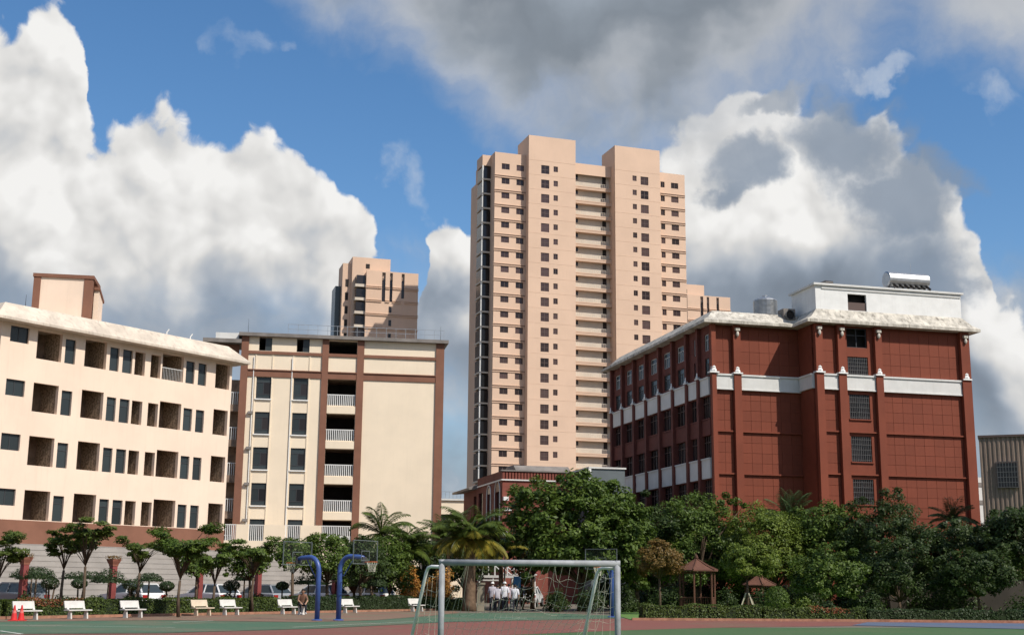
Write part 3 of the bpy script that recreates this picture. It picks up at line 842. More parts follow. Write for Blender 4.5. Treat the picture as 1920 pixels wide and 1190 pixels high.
    for k, (a, b) in enumerate(bays):
        if k == 0: tw = (0.42, 1.35)
        elif k == 1: tw = (2.98, 3.85)
        else: m_ = (a + b) / 2; tw = (m_ - 0.95, m_ + 0.95)
        hs.append((tw[0], tw[1], 22.1, 23.6)); hs.append((tw[0], tw[1], 19.95, 21.45))
        hs.append((a, b, 16.1, 18.05)); hs.append((a, b, 12.6, 14.6)); hs.append((a, b, 8.6, 10.75)); hs.append((a, b, 4.6, 7.1))
    sd = empty('side_front'); sd.parent = o; sd.rotation_euler = (0, 0, R(-90)); sd.location = (0, 0, 0)
    # in this frame +x runs from the back of the block to its front corner, so use negative x for depth
    H2 = [(-b, -a, c, d) for a, b, c, d in hs]
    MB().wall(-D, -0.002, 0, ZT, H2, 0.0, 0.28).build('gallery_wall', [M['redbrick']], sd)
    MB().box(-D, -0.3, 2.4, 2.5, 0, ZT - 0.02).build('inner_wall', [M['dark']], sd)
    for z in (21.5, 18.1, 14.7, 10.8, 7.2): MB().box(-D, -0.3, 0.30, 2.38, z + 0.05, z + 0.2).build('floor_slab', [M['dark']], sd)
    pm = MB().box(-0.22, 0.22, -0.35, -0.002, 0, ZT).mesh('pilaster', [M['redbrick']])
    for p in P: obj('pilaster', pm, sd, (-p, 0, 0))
    sf = MB().box(-0.3, 0.3, -0.22, 0.22, 0, 0.12).lathe([(0.22, 0.12), (0.24, 0.22), (0.15, 0.4), (0.17, 0.5), (0.10, 0.66), (0.02, 0.92)], 8).mesh('finial', [M['white']])
    for p in P: obj('finial', sf, sd, (-p, -0.25, 19.72))
    for a, b in bays:
        for z0, z1 in ((18.15, 19.6), (10.85, 12.5)):
            MB().box(-b, -a, -0.16, -0.003, z0, z1).build('white_panel', [M['white_dirty']], sd)
            MB().box(-b, -a, -0.24, -0.002, z1, z1 + 0.12).build('panel_cap', [M['white_dirty']], sd)
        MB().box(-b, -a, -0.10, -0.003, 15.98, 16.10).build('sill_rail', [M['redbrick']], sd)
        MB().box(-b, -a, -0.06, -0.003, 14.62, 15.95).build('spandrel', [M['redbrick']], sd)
        for z0, z1 in ((16.1, 18.05), (12.6, 14.6), (8.6, 10.75)):
            MB().box(-b, -a, 0.20, 0.21, z0, z1).build('gallery_screen', [M['glass_d']], sd)
            q = MB(); n = 4
            for k in range(1, n): x = -b + (b - a) * k / n; q.box(x - 0.03, x + 0.03, 0.14, 0.198, z0, z1)
            q.box(-b, -a, 0.14, 0.197, z1 - 0.6, z1 - 0.55)
            q.build('gallery_mullions', [M['frame_b']], sd)
    for a, b, c, d in H2:
        if c < 19: continue
        w, h = b - a, d - c
        f = MB(); t = 0.06
        f.box(0, w, 0.08, 0.15, 0, t); f.box(0, w, 0.08, 0.15, h - t, h); f.box(0, t, 0.08, 0.15, t, h - t); f.box(w - t, w, 0.08, 0.15, t, h - t)
        f.box(t, w - t, 0.08, 0.15, h * 0.66, h * 0.66 + 0.05)
        n = 4 if w > 1.5 else 2
        for k in range(1, n): f.box(w * k / n - 0.03, w * k / n + 0.03, 0.08, 0.15, t, h * 0.66)
        wo = f.build('window', [M['frame_w'] if c > 22 else M['frame']], sd, (a, 0, c))
        MB().box(t, w - t, 0.11, 0.12, t, h * 0.66).build('pane', [M['glass']], wo)
        MB().box(t, w - t, 0.11, 0.12, h * 0.66 + 0.05, h - t).build('pane', [M['glass']], wo)
    # ---- roof: swept weathered eaves following the stepped plan, white rooftop house
    ov = 0.95
    pl = [(-ov, D + ov), (-ov, -ov), (xb0 - ov, -ov), (xb0 - ov, -PJ - ov), (xb1 + ov, -PJ - ov), (xb1 + ov, D + ov)]
    inn = [(0.55, D - 0.5), (0.55, 0.75), (xb0 + 0.45, 0.75), (xb0 + 0.45, -PJ + 0.05), (xb1 - 0.25, -PJ + 0.05), (xb1 - 0.25, D - 0.5)]
    mid = [((a[0] * 0.55 + b[0] * 0.45), (a[1] * 0.55 + b[1] * 0.45)) for a, b in zip(pl, inn)]
    r = MB(); n = len(pl)
    zs = [24.36, 24.62, 24.98, 25.78]; rings = [pl, pl, mid, inn]
    for k in range(3):
        for i in range(n):
            j = (i + 1) % n
            a, b = rings[k][i], rings[k][j]; c, d = rings[k + 1][j], rings[k + 1][i]
            r.face((*a, zs[k]), (*b, zs[k]), (*c, zs[k + 1]), (*d, zs[k + 1]))
    r.face(*[(*p, 25.78) for p in inn][::-1]); r.face(*[(*p, 24.36) for p in pl])
    r.build('roof', [M['roofcap2']], o)
    h = empty('rooftop_house'); h.parent = o; h.location = (xb0 + 0.42, -PJ + 0.06, 25.2)
    W = xb1 - 0.26 - xb0 - 0.42
    MB().wall(0, W, 0.0, 2.72, [(3.15, 5.0, 0.62, 2.12)], 0.0, 0.25).build('wall', [M['white']], h)
    MB().box(0, 0.25, 0.253, 4.6, 0, 2.72).build('wall', [M['white']], h)
    MB().box(W - 0.25, W, 0.253, 4.6, 0, 2.72).build('wall', [M['white']], h)
    MB().box(0.26, W - 0.26, 4.35, 4.6, 0, 2.72).build('wall', [M['white']], h)
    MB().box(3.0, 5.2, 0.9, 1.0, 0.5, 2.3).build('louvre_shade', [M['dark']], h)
    MB().box(3.15, 5.0, 0.12, 0.18, 0.62, 1.38).build('louvre', [M['frame_b']], h)
    MB().box(-0.22, W + 0.22, -0.22, 4.8, 2.722, 2.90).build('roof_slab', [M['white_dirty']], h)
    MB().box(0.6, W - 0.02, -0.08, -0.003, 2.42, 2.70).build('fascia', [M['white_dirty']], h)
    return o
red_block()

# things on the red block's roof
def roof_things():
    a = R(14.32); c, s = math.cos(a), math.sin(a)
    def at(u, y, z): return (17.56 + c * u - s * y, 112.0 + s * u + c * y, z)
    # solar water heater drum on a cradle
    t = empty('solar_water_heater', at(16.4, -2.0, 28.103), a)
    tag(t, 'silver solar water heater drum on the white rooftop house', 'water heater')
    n = 20; b = MB()
    b.tube([(0, 0, 1.0), (0.06, 0, 1.0), (4.1, 0, 1.0), (4.16, 0, 1.0)], [0.60, 0.72, 0.72, 0.60], n)
    b.build('drum', [M['steel']], t, smooth=False)
    for k in range(7):
        MB().tube([(0.6 + k * 0.55, -0.25, 0.55), (0.6 + k * 0.55, -0.95, 0.08)], 0.12, 6).build('collector_tube', [M['glass_d']], t)
    for x in (0.3, 3.9): MB().box(x - 0.05, x + 0.05, -1.0, 0.5, 0, 0.12).box(x - 0.04, x + 0.04, -0.05, 0.05, 0.12, 0.40).build('cradle', [M['frame']], t)
    MB().tube([(2.6, 0, 1.71), (2.6, 0, 2.7)], 0.02, 5).build('vent_pipe', [M['steel']], t)
    # corrugated steel water tank standing on the lower eave
    t = empty('water_tank', at(6.9, 3.2, 25.782), a)
    tag(t, 'round ribbed steel water tank beside the white rooftop house', 'water tank')
    prof = []
    for k in range(15):
        z = 0.0 + k * 0.12; prof += [(1.05, z), (1.11, z + 0.04), (1.11, z + 0.08)]
    prof += [(1.05, 1.85), (0.4, 2.15), (0.2, 2.2)]
    MB().lathe(prof, 20).build('tank', [M['steel']], t)
    MB().lathe([(0.25, 2.201), (0.25, 2.3), (0.1, 2.34)], 10).build('lid', [M['steel']], t)
    # small dark cooling unit
    t = empty('roof_unit', at(10.1, -1.4, 28.103), a)
    tag(t, 'small dark cooling unit at the left end of the white rooftop house', 'cooling unit')
    MB().prism([(0, 0), (1.35, 0), (1.35, 0.62), (0.55, 0.66), (0, 0.40)], 'y', 0, 0.9).build('casing', [M['frame']], t)
    for k in range(4): MB().box(0.60, 1.30, -0.03, -0.002, 0.08 + k * 0.13, 0.15 + k * 0.13).build('louvre', [M['grey_slab']], t)
    # exhaust fan on the eave
    t = empty('exhaust_fan', at(7.75, 0.1, 25.32), a)
    tag(t, 'grey exhaust fan housing on the eave between water tank and white rooftop house', 'fan')
    MB().box(-0.55, 0.6, 0.0, 1.2, -0.3, 0.95).build('housing', [M['grey_slab']], t)
    b = MB(); b.tube([(0.0, -0.25, 0.35), (0.0, -0.002, 0.35)], 0.42, 16, False); b.build('duct', [M['steel']], t)
    MB().tube([(0.0, -0.06, 0.35), (0.0, -0.003, 0.35)], 0.40, 16).build('duct_mouth', [M['dark']], t)
roof_things()

# ================================================================== low red brick building with arched windows
M['red2'] = mat('red brick front', (0.205, 0.062, 0.044), 0.8, 0.15, 1.0, 0.2, 20)
def low_red():
    o = empty('arched_brick_building', (-0.742, 118.0, 0), R(14.3))
    tag(o, 'low red brick building with arched windows and crenellated parapet behind the big palm', 'building')
    ZP = 11.05
    MB().box(0, 7.9, 0.0, 0.3, 0, ZP).build('front_wall', [M['red2']], o)
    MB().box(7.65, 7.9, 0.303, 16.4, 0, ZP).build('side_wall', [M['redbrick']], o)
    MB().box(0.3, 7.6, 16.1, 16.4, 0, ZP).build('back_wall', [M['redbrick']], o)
    MB().box(0.3, 7.64, 0.302, 16.1, ZP - 0.3, ZP).build('roof_deck', [M['grey_slab']], o)
    # parapet of upright strips with a cream string course
    MB().box(-0.12, 8.02, -0.14, -0.003, ZP - 0.12, ZP).build('string_course', [M['white_dirty']], o)
    MB().box(0.0, 7.9, 0.05, 0.3, ZP + 0.002, ZP + 0.72).build('parapet', [M['red_back']], o)
    st = MB().box(0, 0.19, -0.06, 0.049, 0, 0.66).mesh('parapet_strip', [M['red2']])
    for i in range(27): obj('parapet_strip', st, o, (0.02 + i * 0.292, 0, ZP + 0.003))
    MB().box(-0.15, 8.05, -0.16, 0.32, ZP + 0.722, ZP + 0.84).build('coping', [M['grey_slab']], o)
    MB().box(0, 0.9, -0.12, -0.003, 8.2, 8.5).build('white_sill', [M['white']], o)
    MB().box(0.05, 0.5, -0.4, -0.003, 9.1, 9.45).build('wall_lamp', [M['white']], o)
    sd = empty('side_front'); sd.parent = o; sd.rotation_euler = (0, 0, R(-90))
    hs = [(-5.8, -4.55, 7.2, 10.0), (-2.6, -0.95, 7.2, 10.0), (-9.6, -7.8, 7.2, 10.35), (-11.8, -10.5, 7.2, 10.2)]
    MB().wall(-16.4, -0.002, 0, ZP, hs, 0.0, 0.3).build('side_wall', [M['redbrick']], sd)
    for a, b, c, d in hs[:2]:
        m_ = (a + b) / 2; r_ = (b - a) / 2
        pts = [(a - 0.18, c)] + [(m_ - (r_ + 0.18) * math.cos(math.pi * k / 10), d + (r_ + 0.18) * math.sin(math.pi * k / 10)) for k in range(11)] + [(b + 0.18, c)]
        MB().tube([(p[0], -0.04, p[1]) for p in pts], 0.055, 5).build('arch_moulding', [M['white_dirty']], sd)
        half = [(m_ - r_ * math.cos(math.pi * k / 10), d + r_ * math.sin(math.pi * k / 10)) for k in range(11)]
        MB().prism(half, 'y', -0.02, -0.004).build('arch_glass', [M['glass_d']], sd)
    for a, b, c, d in hs: MB().box(a, b, 0.18, 0.2, c, d).build('window', [M['glass_d']], sd)
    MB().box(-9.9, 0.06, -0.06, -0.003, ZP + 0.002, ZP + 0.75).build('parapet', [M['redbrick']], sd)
    MB().box(-9.95, 0.10, -0.12, -0.002, ZP - 0.12, ZP).build('string_course', [M['white_dirty']], sd)
    MB().prism([(-0.9, 10.75), (-0.9, 10.95), (3.0, 12.35), (3.0, 11.1)], 'x', -18.0, -9.96).build('side_roof', [M['grey_slab']], sd)
    MB().prism([(0.8, ZP + 0.86), (5.5, ZP + 0.86), (4.4, ZP + 1.55), (1.8, ZP + 1.45)], 'x', 1.5, 6.8).build('rooflight', [M['grey_slab']], o)
    return o
low_red()
def small_blocks():
    o = empty('grey_clad_building', (7.2, 116.0, 0), R(14.3))
    tag(o, 'plain slate grey building end between the low brick building and the red block', 'building')
    MB().box(0, 3.2, 0, 9, 0, 11.9).build('wall', [mat('slate cladding', (0.12, 0.14, 0.15), 0.7, 0.1, 0.5)], o)
    MB().box(-0.25, -0.003, -0.1, 0.3, 8, 12.0).build('white_post', [M['white']], o)
    MB().box(-0.25, 3.3, -0.12, 9.1, 11.903, 12.05).build('coping', [M['white_dirty']], o)
    # far cream building seen in the gap
    o = empty('far_cream_building', (-10.5, 170.0, 0), R(9.7))
    tag(o, 'far low cream building with a roof railing in the gap beside the beige block', 'building')
    MB().wall(0, 7.0, 0, 12.4, [(1.4, 3.2, 8.2, 10.6), (4.4, 5.8, 8.2, 10.6)], 0, 0.3).build('wall', [M['cream2']], o)
    MB().box(0, 7.0, 0.302, 8, 0, 7.9).build('body', [M['cream2']], o)
    MB().box(-0.2, 7.2, -0.25, 8.1, 12.402, 12.6).build('roof_slab', [M['white_dirty']], o)
    MB().box(1.4, 3.2, 0.2, 0.22, 8.2, 10.6).build('window', [M['glass_d']], o)
    MB().box(4.4, 5.8, 0.2, 0.22, 8.2, 10.6).build('window', [M['glass_d']], o)
    q = MB()
    for i in range(15): q.box(i * 0.5 - 0.02, i * 0.5 + 0.02, -0.1, -0.06, 12.602, 13.5)
    q.box(0, 7.0, -0.1, -0.06, 13.5, 13.55); q.build('roof_railing', [M['steel']], o)
    # brown corrugated hall at the right edge
    o = empty('corrugated_hall', (33.43, 92.0, 0), R(-21.5))
    tag(o, 'brown corrugated metal hall with a barred window at the right edge', 'building')
    cm = mat('brown corrugated sheet', (0.235, 0.175, 0.14), 0.6, 0.12, 0.6, streak=0.25, streak_col=(0.10, 0.06, 0.045))
    x = 0.0; pts = []
    while x < 14.0:
        pts += [(x, 0.0), (x + 0.12, 0.0), (x + 0.17, 0.06), (x + 0.26, 0.06)]; x += 0.31
    f = MB()
    for a, b in zip(pts[:-1], pts[1:]):
        f.face((a[0], a[1], 0), (b[0], b[1], 0), (b[0], b[1], 12.2), (a[0], a[1], 12.2))
    f.build('corrugated_wall', [cm], o)
    MB().box(0, 14, 0.10, 12, 0, 12.15).build('body', [cm], o)
    MB().box(-0.06, 14.06, -0.08, 12.1, 12.203, 12.36).build('roof_edge', [M['frame_b']], o)
    wo = MB().box(1.05, 2.5, -0.12, -0.02, 8.6, 10.45).build('window', [M['frame_b']], o)
    MB().box(1.13, 2.42, -0.14, -0.121, 8.7, 10.35).build('pane', [M['glass_d']], wo)
    q = MB()
    for i in range(8): q.box(1.1 + i * 0.19, 1.13 + i * 0.19, -0.20, -0.16, 8.6, 10.45)
    for i in range(6): q.box(1.02, 2.53, -0.20, -0.16, 8.62 + i * 0.36, 8.65 + i * 0.36)
    q.build('security_bars', [M['bars']], wo)
    # white annexe sliver
    o = empty('white_annexe', (44.4, 125.0, 0), R(14.3))
    tag(o, 'sliver of white annexe with grey floor bands between red block and corrugated hall', 'building')
    MB().box(0, 6, 0, 6, 0, 12.2).build('wall', [M['white_dirty']], o)
    for z in (7.4, 9.6, 11.3): MB().box(-0.05, 6.05, -0.06, -0.003, z, z + 0.4).build('floor_band', [M['grey_slab']], o)
small_blocks()
# ================================================================== ground and sports surfaces
def sheet(pts, z):
    return MB().face(*[(p[0], p[1], z) for p in pts])
def court_mat(name, col, wear, ws=0.25):
    m = bpy.data.materials.new(name); m.use_nodes = True
    g = G(m.node_tree); b = g.n['Principled BSDF']; tc = g.new('ShaderNodeTexCoord')
    n1 = g.noise(tc.outputs['Object'], ws, 6.0, 0.65, '3D'); n2 = g.noise(tc.outputs['Object'], 2.5, 5.0, 0.6, '3D')
    lo = tuple(v * 0.80 for v in col); hi = tuple(min(1, v * 1.18) for v in col)
    c = g.mix(n2, lo, hi)
    c = g.mix(g.mul(g.step(n1, 0.42, 0.68), 0.8), c, wear)
    n3 = g.noise(tc.outputs['Object'], 0.9, 8.0, 0.75, '3D', 1.5)
    c = g.mix(g.mul(g.step(n3, 0.52, 0.72), 0.35), c, tuple(v * 0.62 for v in wear))
    g.l.new(c, b.inputs['Base Color']); b.inputs['Roughness'].default_value = 0.8
    return m
M['paving'] = court_mat('grey brown paving', (0.16, 0.135, 0.105), (0.19, 0.155, 0.11))
M['court_green'] = court_mat('faded green court paint', (0.058, 0.128, 0.072), (0.140, 0.135, 0.085))
M['court_red'] = court_mat('faded red brown court edge', (0.21, 0.12, 0.08), (0.16, 0.155, 0.095))
M['track'] = court_mat('red running track', (0.205, 0.066, 0.048), (0.165, 0.095, 0.058))
M['grass'] = court_mat('field grass', (0.050, 0.115, 0.034), (0.075, 0.115, 0.04))
M['blue_court'] = court_mat('blue rubber surface', (0.075, 0.115, 0.19), (0.125, 0.125, 0.15))
M['line'] = mat('white line paint', (0.66, 0.66, 0.60), 0.8, 0.15, 2.0)
M['soil'] = mat('planting soil', (0.16, 0.075, 0.045), 0.95, 0.3, 1.0)
M['lawn'] = court_mat('lawn grass', (0.10, 0.20, 0.04), (0.13, 0.19, 0.05))
struct('ground', sheet([(-2500, -300), (2500, -300), (2500, 4000), (-2500, 4000)], 0.0), [M['paving']])
struct('field_grass', sheet([(-60, -20), (80, -20), (80, 56), (20, 57), (8.5, 53.4), (4.2, 49.1), (-2, 40.8), (-60, 20)], 0.004), [M['grass']])
struct('running_track', sheet([(-60, 16), (-2, 40.8), (4.2, 49.1), (8.5, 53.4), (15.1, 57.6), (24, 58.4), (60, 58), (60, 66), (24, 66.2), (14.9, 67.4), (5.5, 66.7), (-2.7, 57.5), (-6.8, 47.9), (-11.1, 42.2), (-60, 22)], 0.008), [M['track']])
struct('green_court', sheet([(-60, 20), (-11.1, 42.6), (-6.8, 48.3), (-2.7, 57.9), (5.3, 66.9), (7.1, 71.8), (1.4, 79.1), (-2.9, 76.4), (-4.2, 68.0), (-6.0, 59.6), (-8.6, 55.4), (-14.8, 56.6), (-20.0, 52.6), (-60, 36)], 0.0125), [M['court_green']])
struct('court_border', sheet([(-60, 36.2), (-20.0, 52.8), (-14.8, 56.8), (-8.6, 55.6), (-6.0, 59.8), (-4.2, 68.2), (-2.9, 76.6), (-3.4, 82), (-21.5, 55.4), (-60, 44)], 0.0165), [M['court_red']])
struct('blue_surface', sheet([(15.0, 58.0), (22, 54.5), (60, 54), (60, 63.6), (24.5, 64.0), (17.2, 63.6)], 0.0205), [M['blue_court']])
struct('planting_bed', sheet([(-62, 46), (-21.6, 56.2), (-4.9, 83.6), (-7.5, 86), (-40, 70), (-70, 60)], 0.025), [M['soil']])
struct('lawn', sheet([(-5.4, 84.4), (-2.9, 85.2), (-2.9, 92), (-9.5, 92), (-8.5, 88)], 0.03), [M['lawn']])
struct('lawn', sheet([(5.9, 64.0), (18, 65.4), (60, 66.6), (60, 90), (30, 106), (9, 98), (6, 80)], 0.026), [M['lawn']])
def line(pts, w, name='court_line'):
    mb = MB()
    for a, b in zip(pts[:-1], pts[1:]):
        d = Vector((b[0] - a[0], b[1] - a[1], 0)).normalized(); n = Vector((-d.y, d.x, 0)) * w / 2
        A, B = Vector((*a, 0)), Vector((*b, 0))
        mb.face(A - n, B - n, B + n, A + n)
    o = mb.build(name, [M['line']], None, (0, 0, 0.0215)); return tag(o, kind='structure')
line([(-22, 46.5), (-16.4, 42.8), (-14.8, 40.4), (-20, 35)], 0.10)
line([(-19.0, 48.4), (-12.0, 47.6)], 0.09)
line([(-13.6, 53.6), (-12.6, 56.4)], 0.10)
line([(-8.0, 49.0), (-4.0, 58.0)], 0.08)
line([(-0.6, 66.2), (0.9, 67.0)], 0.10)
# kerb along the planting bed
def kerb(pts, name, label=None):
    mb = MB()
    for a, b in zip(pts[:-1], pts[1:]):
        d = Vector((b[0] - a[0], b[1] - a[1], 0)).normalized(); n = Vector((-d.y, d.x, 0)) * 0.075
        A, B = Vector((*a, 0)), Vector((*b, 0)); z = Vector((0, 0, 0.12))
        p = [A - n, B - n, B + n, A + n]
        mb.face(*[v + z for v in p])
        for i in range(4): mb.face(p[i], p[(i + 1) % 4], p[(i + 1) % 4] + z, p[i] + z)
    return tag(mb.build(name, [M['brickkerb']], None), kind='structure')
M['brickkerb'] = mat('terracotta kerb', (0.34, 0.17, 0.11), 0.85, 0.25, 3.0)
kerb([(-40, 50.8), (-21.4, 56.3), (-4.7, 83.4)], 'kerb')
kerb([(5.9, 63.7), (18, 65.1), (60, 66.3)], 'kerb')

# ================================================================== stepped stand in front of the classroom block
def stand():
    o = empty('stepped_stand', (-22.281, 101.0, 0), R(54.03))
    tag(o, 'pale grey concrete stepped stand below the brown base of the classroom block', 'grandstand')
    cm = mat('pale concrete', (0.33, 0.305, 0.28), 0.85, 0.10, 0.8, 0.2, 15, streak=0.35, streak_col=(0.30, 0.27, 0.24))
    n = 11; rise = 0.355; run = 0.5
    shared = MB().box(-34, 9.0, 0, run - 0.02, 0, rise + 0.02).box(-34, 9.0, -0.02, run - 0.02, rise + 0.021, rise + 0.06).mesh('step', [cm])
    for k in range(n):
        z = (n - 1 - k) * rise
        st = obj('step', shared, o, (0, -1.2 - (k + 1) * run, z))
        if z > 0: MB().box(-34, 9.0, 0.0, run - 0.03, -z, -0.003).build('step_core', [cm], st)
    MB().box(-34, 9.0, -1.19, -0.05, 0, n * rise + 0.05).build('upper_walk', [cm], o)
stand()
# ================================================================== vegetation
M['bark'] = mat('grey brown bark', (0.10, 0.070, 0.048), 0.95, 0.3, 3.0, 0.5, 12)
M['twig'] = mat('leafy twig mass', (0.018, 0.028, 0.010), 0.95, 0.3, 6.0)
M['palm_bark'] = mat('palm bark', (0.15, 0.10, 0.065), 0.95, 0.3, 4.0, 0.6, 8)
M['leaf_mid'] = leaf_mat('mid green leaf', (0.030, 0.066, 0.009), (0.130, 0.190, 0.026))
M['leaf_dark'] = leaf_mat('dark green leaf', (0.014, 0.032, 0.007), (0.062, 0.098, 0.018))
M['leaf_bright'] = leaf_mat('bright green leaf', (0.055, 0.100, 0.010), (0.185, 0.235, 0.032))
M['leaf_slim'] = leaf_mat('olive green leaf', (0.050, 0.090, 0.014), (0.140, 0.180, 0.032), 0.4)
M['leaf_clip'] = leaf_mat('clipped dark leaf', (0.020, 0.045, 0.014), (0.055, 0.085, 0.026))
M['leaf_hedge'] = leaf_mat('hedge leaf', (0.036, 0.068, 0.010), (0.100, 0.135, 0.022))
M['leaf_red'] = leaf_mat('red hedge leaf', (0.10, 0.055, 0.02), (0.30, 0.085, 0.030))
M['leaf_gold'] = leaf_mat('gold croton leaf', (0.42, 0.17, 0.04), (0.72, 0.42, 0.10))
M['leaf_rust'] = leaf_mat('rusty leaf', (0.09, 0.075, 0.016), (0.22, 0.12, 0.028))
M['frond'] = leaf_mat('palm frond', (0.040, 0.072, 0.012), (0.120, 0.160, 0.026), 0.22, 0.4)
M['frond_gold'] = leaf_mat('yellowing palm frond', (0.12, 0.13, 0.020), (0.30, 0.23, 0.030), 0.25, 0.45)
M['frond_blue'] = leaf_mat('blue green palm frond', (0.042, 0.080, 0.030), (0.110, 0.165, 0.062), 0.2, 0.4)

def leaf_quads(rng, pos, size, nrm, aspect=0.5):
    n = len(pos)
    nrm = nrm / np.maximum(np.linalg.norm(nrm, axis=1, keepdims=True), 1e-6)
    t = rng.normal(size=(n, 3)); t -= nrm * (t * nrm).sum(1, keepdims=True)
    t /= np.maximum(np.linalg.norm(t, axis=1, keepdims=True), 1e-6)
    b = np.cross(nrm, t)
    L = (size * rng.uniform(0.65, 1.35, n))[:, None]
    W = L * aspect
    v = np.stack([pos - t * L * 0.5, pos - b * W * 0.5 + t * L * 0.05, pos + t * L * 0.5 + nrm * L * 0.08, pos + b * W * 0.5 + t * L * 0.05], 1).reshape(-1, 3)
    q = np.arange(4 * n).reshape(n, 4)
    return v, q
def ball(rng, n):
    d = rng.normal(size=(n, 3)); d /= np.linalg.norm(d, axis=1, keepdims=True)
    return d * rng.uniform(0, 1, n)[:, None] ** (1 / 3)
def crown_mesh(name, seed, centers, rads, per, size, m, up=0.55, flat=1.0, aspect=0.5, ctr=None):
    rng = np.random.default_rng(seed)
    centers = np.asarray(centers, float); rads = np.asarray(rads, float)
    c = centers if ctr is None else np.asarray(ctr, float)
    mid = centers.mean(0) if ctr is None else c
    P, N = [], []
    for k in range(len(centers)):
        b = ball(rng, per); b[:, 2] *= flat
        p = centers[k] + b * rads[k]
        out = (p - mid); out /= np.maximum(np.linalg.norm(out, axis=1, keepdims=True), 1e-6)
        P.append(p); N.append(rng.normal(size=(per, 3)) * 0.55 + out * 0.6 + np.array([0, 0, up]) + b * 0.5)
    v, q = leaf_quads(rng, np.concatenate(P), size, np.concatenate(N), aspect)
    return np_mesh(name, v, q, m)

def limb_tree(name, seed, loc, label, H, W, zlow, m='leaf_mid', K=80, per=95, size=0.26, crad=0.62, trunk=0.16, cat='tree', group=None, Dp=None, lean=0.0, up=0.5, fork=0.45):
    """broad tree: trunk, limbs reaching into the crown, leaves in uneven clumps"""
    rng = np.random.default_rng(seed)
    o = empty(name, (loc[0], loc[1], 0.0)); tag(o, label, cat, group)
    Dp = Dp or W
    cz = (H + zlow) / 2; rz = (H - zlow) / 2
    cs, rs = [], []
    lobes = rng.normal(size=(9, 3)); lobes /= np.linalg.norm(lobes, axis=1, keepdims=True)
    amp = rng.uniform(-0.38, 0.22, 9)
    while len(cs) < K:
        d = rng.normal(size=3); d /= np.linalg.norm(d)
        if d[2] < -0.75: continue
        r = rng.uniform(0.25, 1.0) ** 0.45
        k = 1 + sum(a * max(0, float(d @ l)) ** 3 for a, l in zip(amp, lobes))
        rr = crad * rng.uniform(0.6, 1.25)
        p = np.array([d[0] * (W / 2 - rr * 0.5), d[1] * (Dp / 2 - rr * 0.5), d[2] * (rz - rr * 0.5)]) * r * k
        if rng.uniform() < 0.16:
            p = p * rng.uniform(1.08, 1.22) / max(r, 0.8); rr *= 0.55
        cs.append((p[0] + lean, p[1], cz + p[2])); rs.append(rr)
    obj('crown', crown_mesh('crown', seed + 1, cs, rs, per, size, M[m], up, 0.75, ctr=(lean, 0, cz - rz * 0.4)), o)
    b = MB(); zf = zlow + (H - zlow) * (fork - 0.35)
    zf = max(0.8, zf)
    b.tube([(0, 0, 0), (0.03, 0.02, zf * 0.5), (lean * 0.3, 0, zf)], [trunk * 1.35, trunk, trunk * 0.85], 8)
    idx = rng.choice(len(cs), min(14, len(cs)), replace=False)
    for i in idx:
        c = Vector(cs[i]); s = Vector((lean * 0.3, 0, zf)); mdl = s.lerp(c, 0.5) + Vector((0, 0, 0.12 * (c - s).length))
        b.tube([s, mdl, c], [trunk * 0.55, trunk * 0.32, trunk * 0.10], 5)
    b.build('trunk', [M['bark']], o, smooth=True)
    return o

def pad_tree(name, seed, loc, label, H, W, zlow, m='leaf_slim', pads=13, per=150, size=0.17, trunk=0.07, group=None):
    """slim young tree with flat feathery sprays carried on thin forked limbs"""
    rng = np.random.default_rng(seed)
    o = empty(name, (loc[0], loc[1], 0.0)); tag(o, label, 'tree', group)
    cs, rs = [], []
    nb_ = 5 + int(rng.integers(0, 2))
    arms = [(b * 2 * math.pi / nb_ + rng.uniform(-0.5, 0.5), rng.uniform(0.55, 1.1), rng.uniform(0.45, 1.0)) for b in range(nb_)]
    for k in range(pads):
        a, reach, rise = arms[k % nb_]
        t = rng.uniform(0.35, 1.0)
        a = a + rng.uniform(-0.35, 0.35)
        r = (W / 2) * reach * t
        z = zlow + (H - zlow) * rise * (0.30 + 0.70 * t) + rng.uniform(-0.18, 0.18)
        cs.append((math.cos(a) * r, math.sin(a) * r, min(z, H))); rs.append(rng.uniform(0.22, 0.46) * W / 2.6)
    obj('crown', crown_mesh('crown', seed + 3, cs, rs, per, size, M[m], 1.1, 0.32, 0.42), o)
    b = MB(); zf = zlow * 0.86
    bend = rng.uniform(-0.12, 0.12)
    b.tube([(0, 0, 0), (bend, 0.03, zf * 0.55), (bend * 0.3, 0, zf)], [trunk * 1.3, trunk * 1.0, trunk * 0.85], 7)
    for c in cs:
        c = Vector(c); s = Vector((bend * 0.3, 0, zf + (c.z - zf) * 0.15 * rng.uniform(0, 1)))
        md = Vector((c.x * 0.45, c.y * 0.45, s.z + (c.z - s.z) * 0.65))
        b.tube([s, md, c], [trunk * 0.34, trunk * 0.2, trunk * 0.07], 5)
    b.build('trunk', [M['bark']], o, smooth=True)
    return o

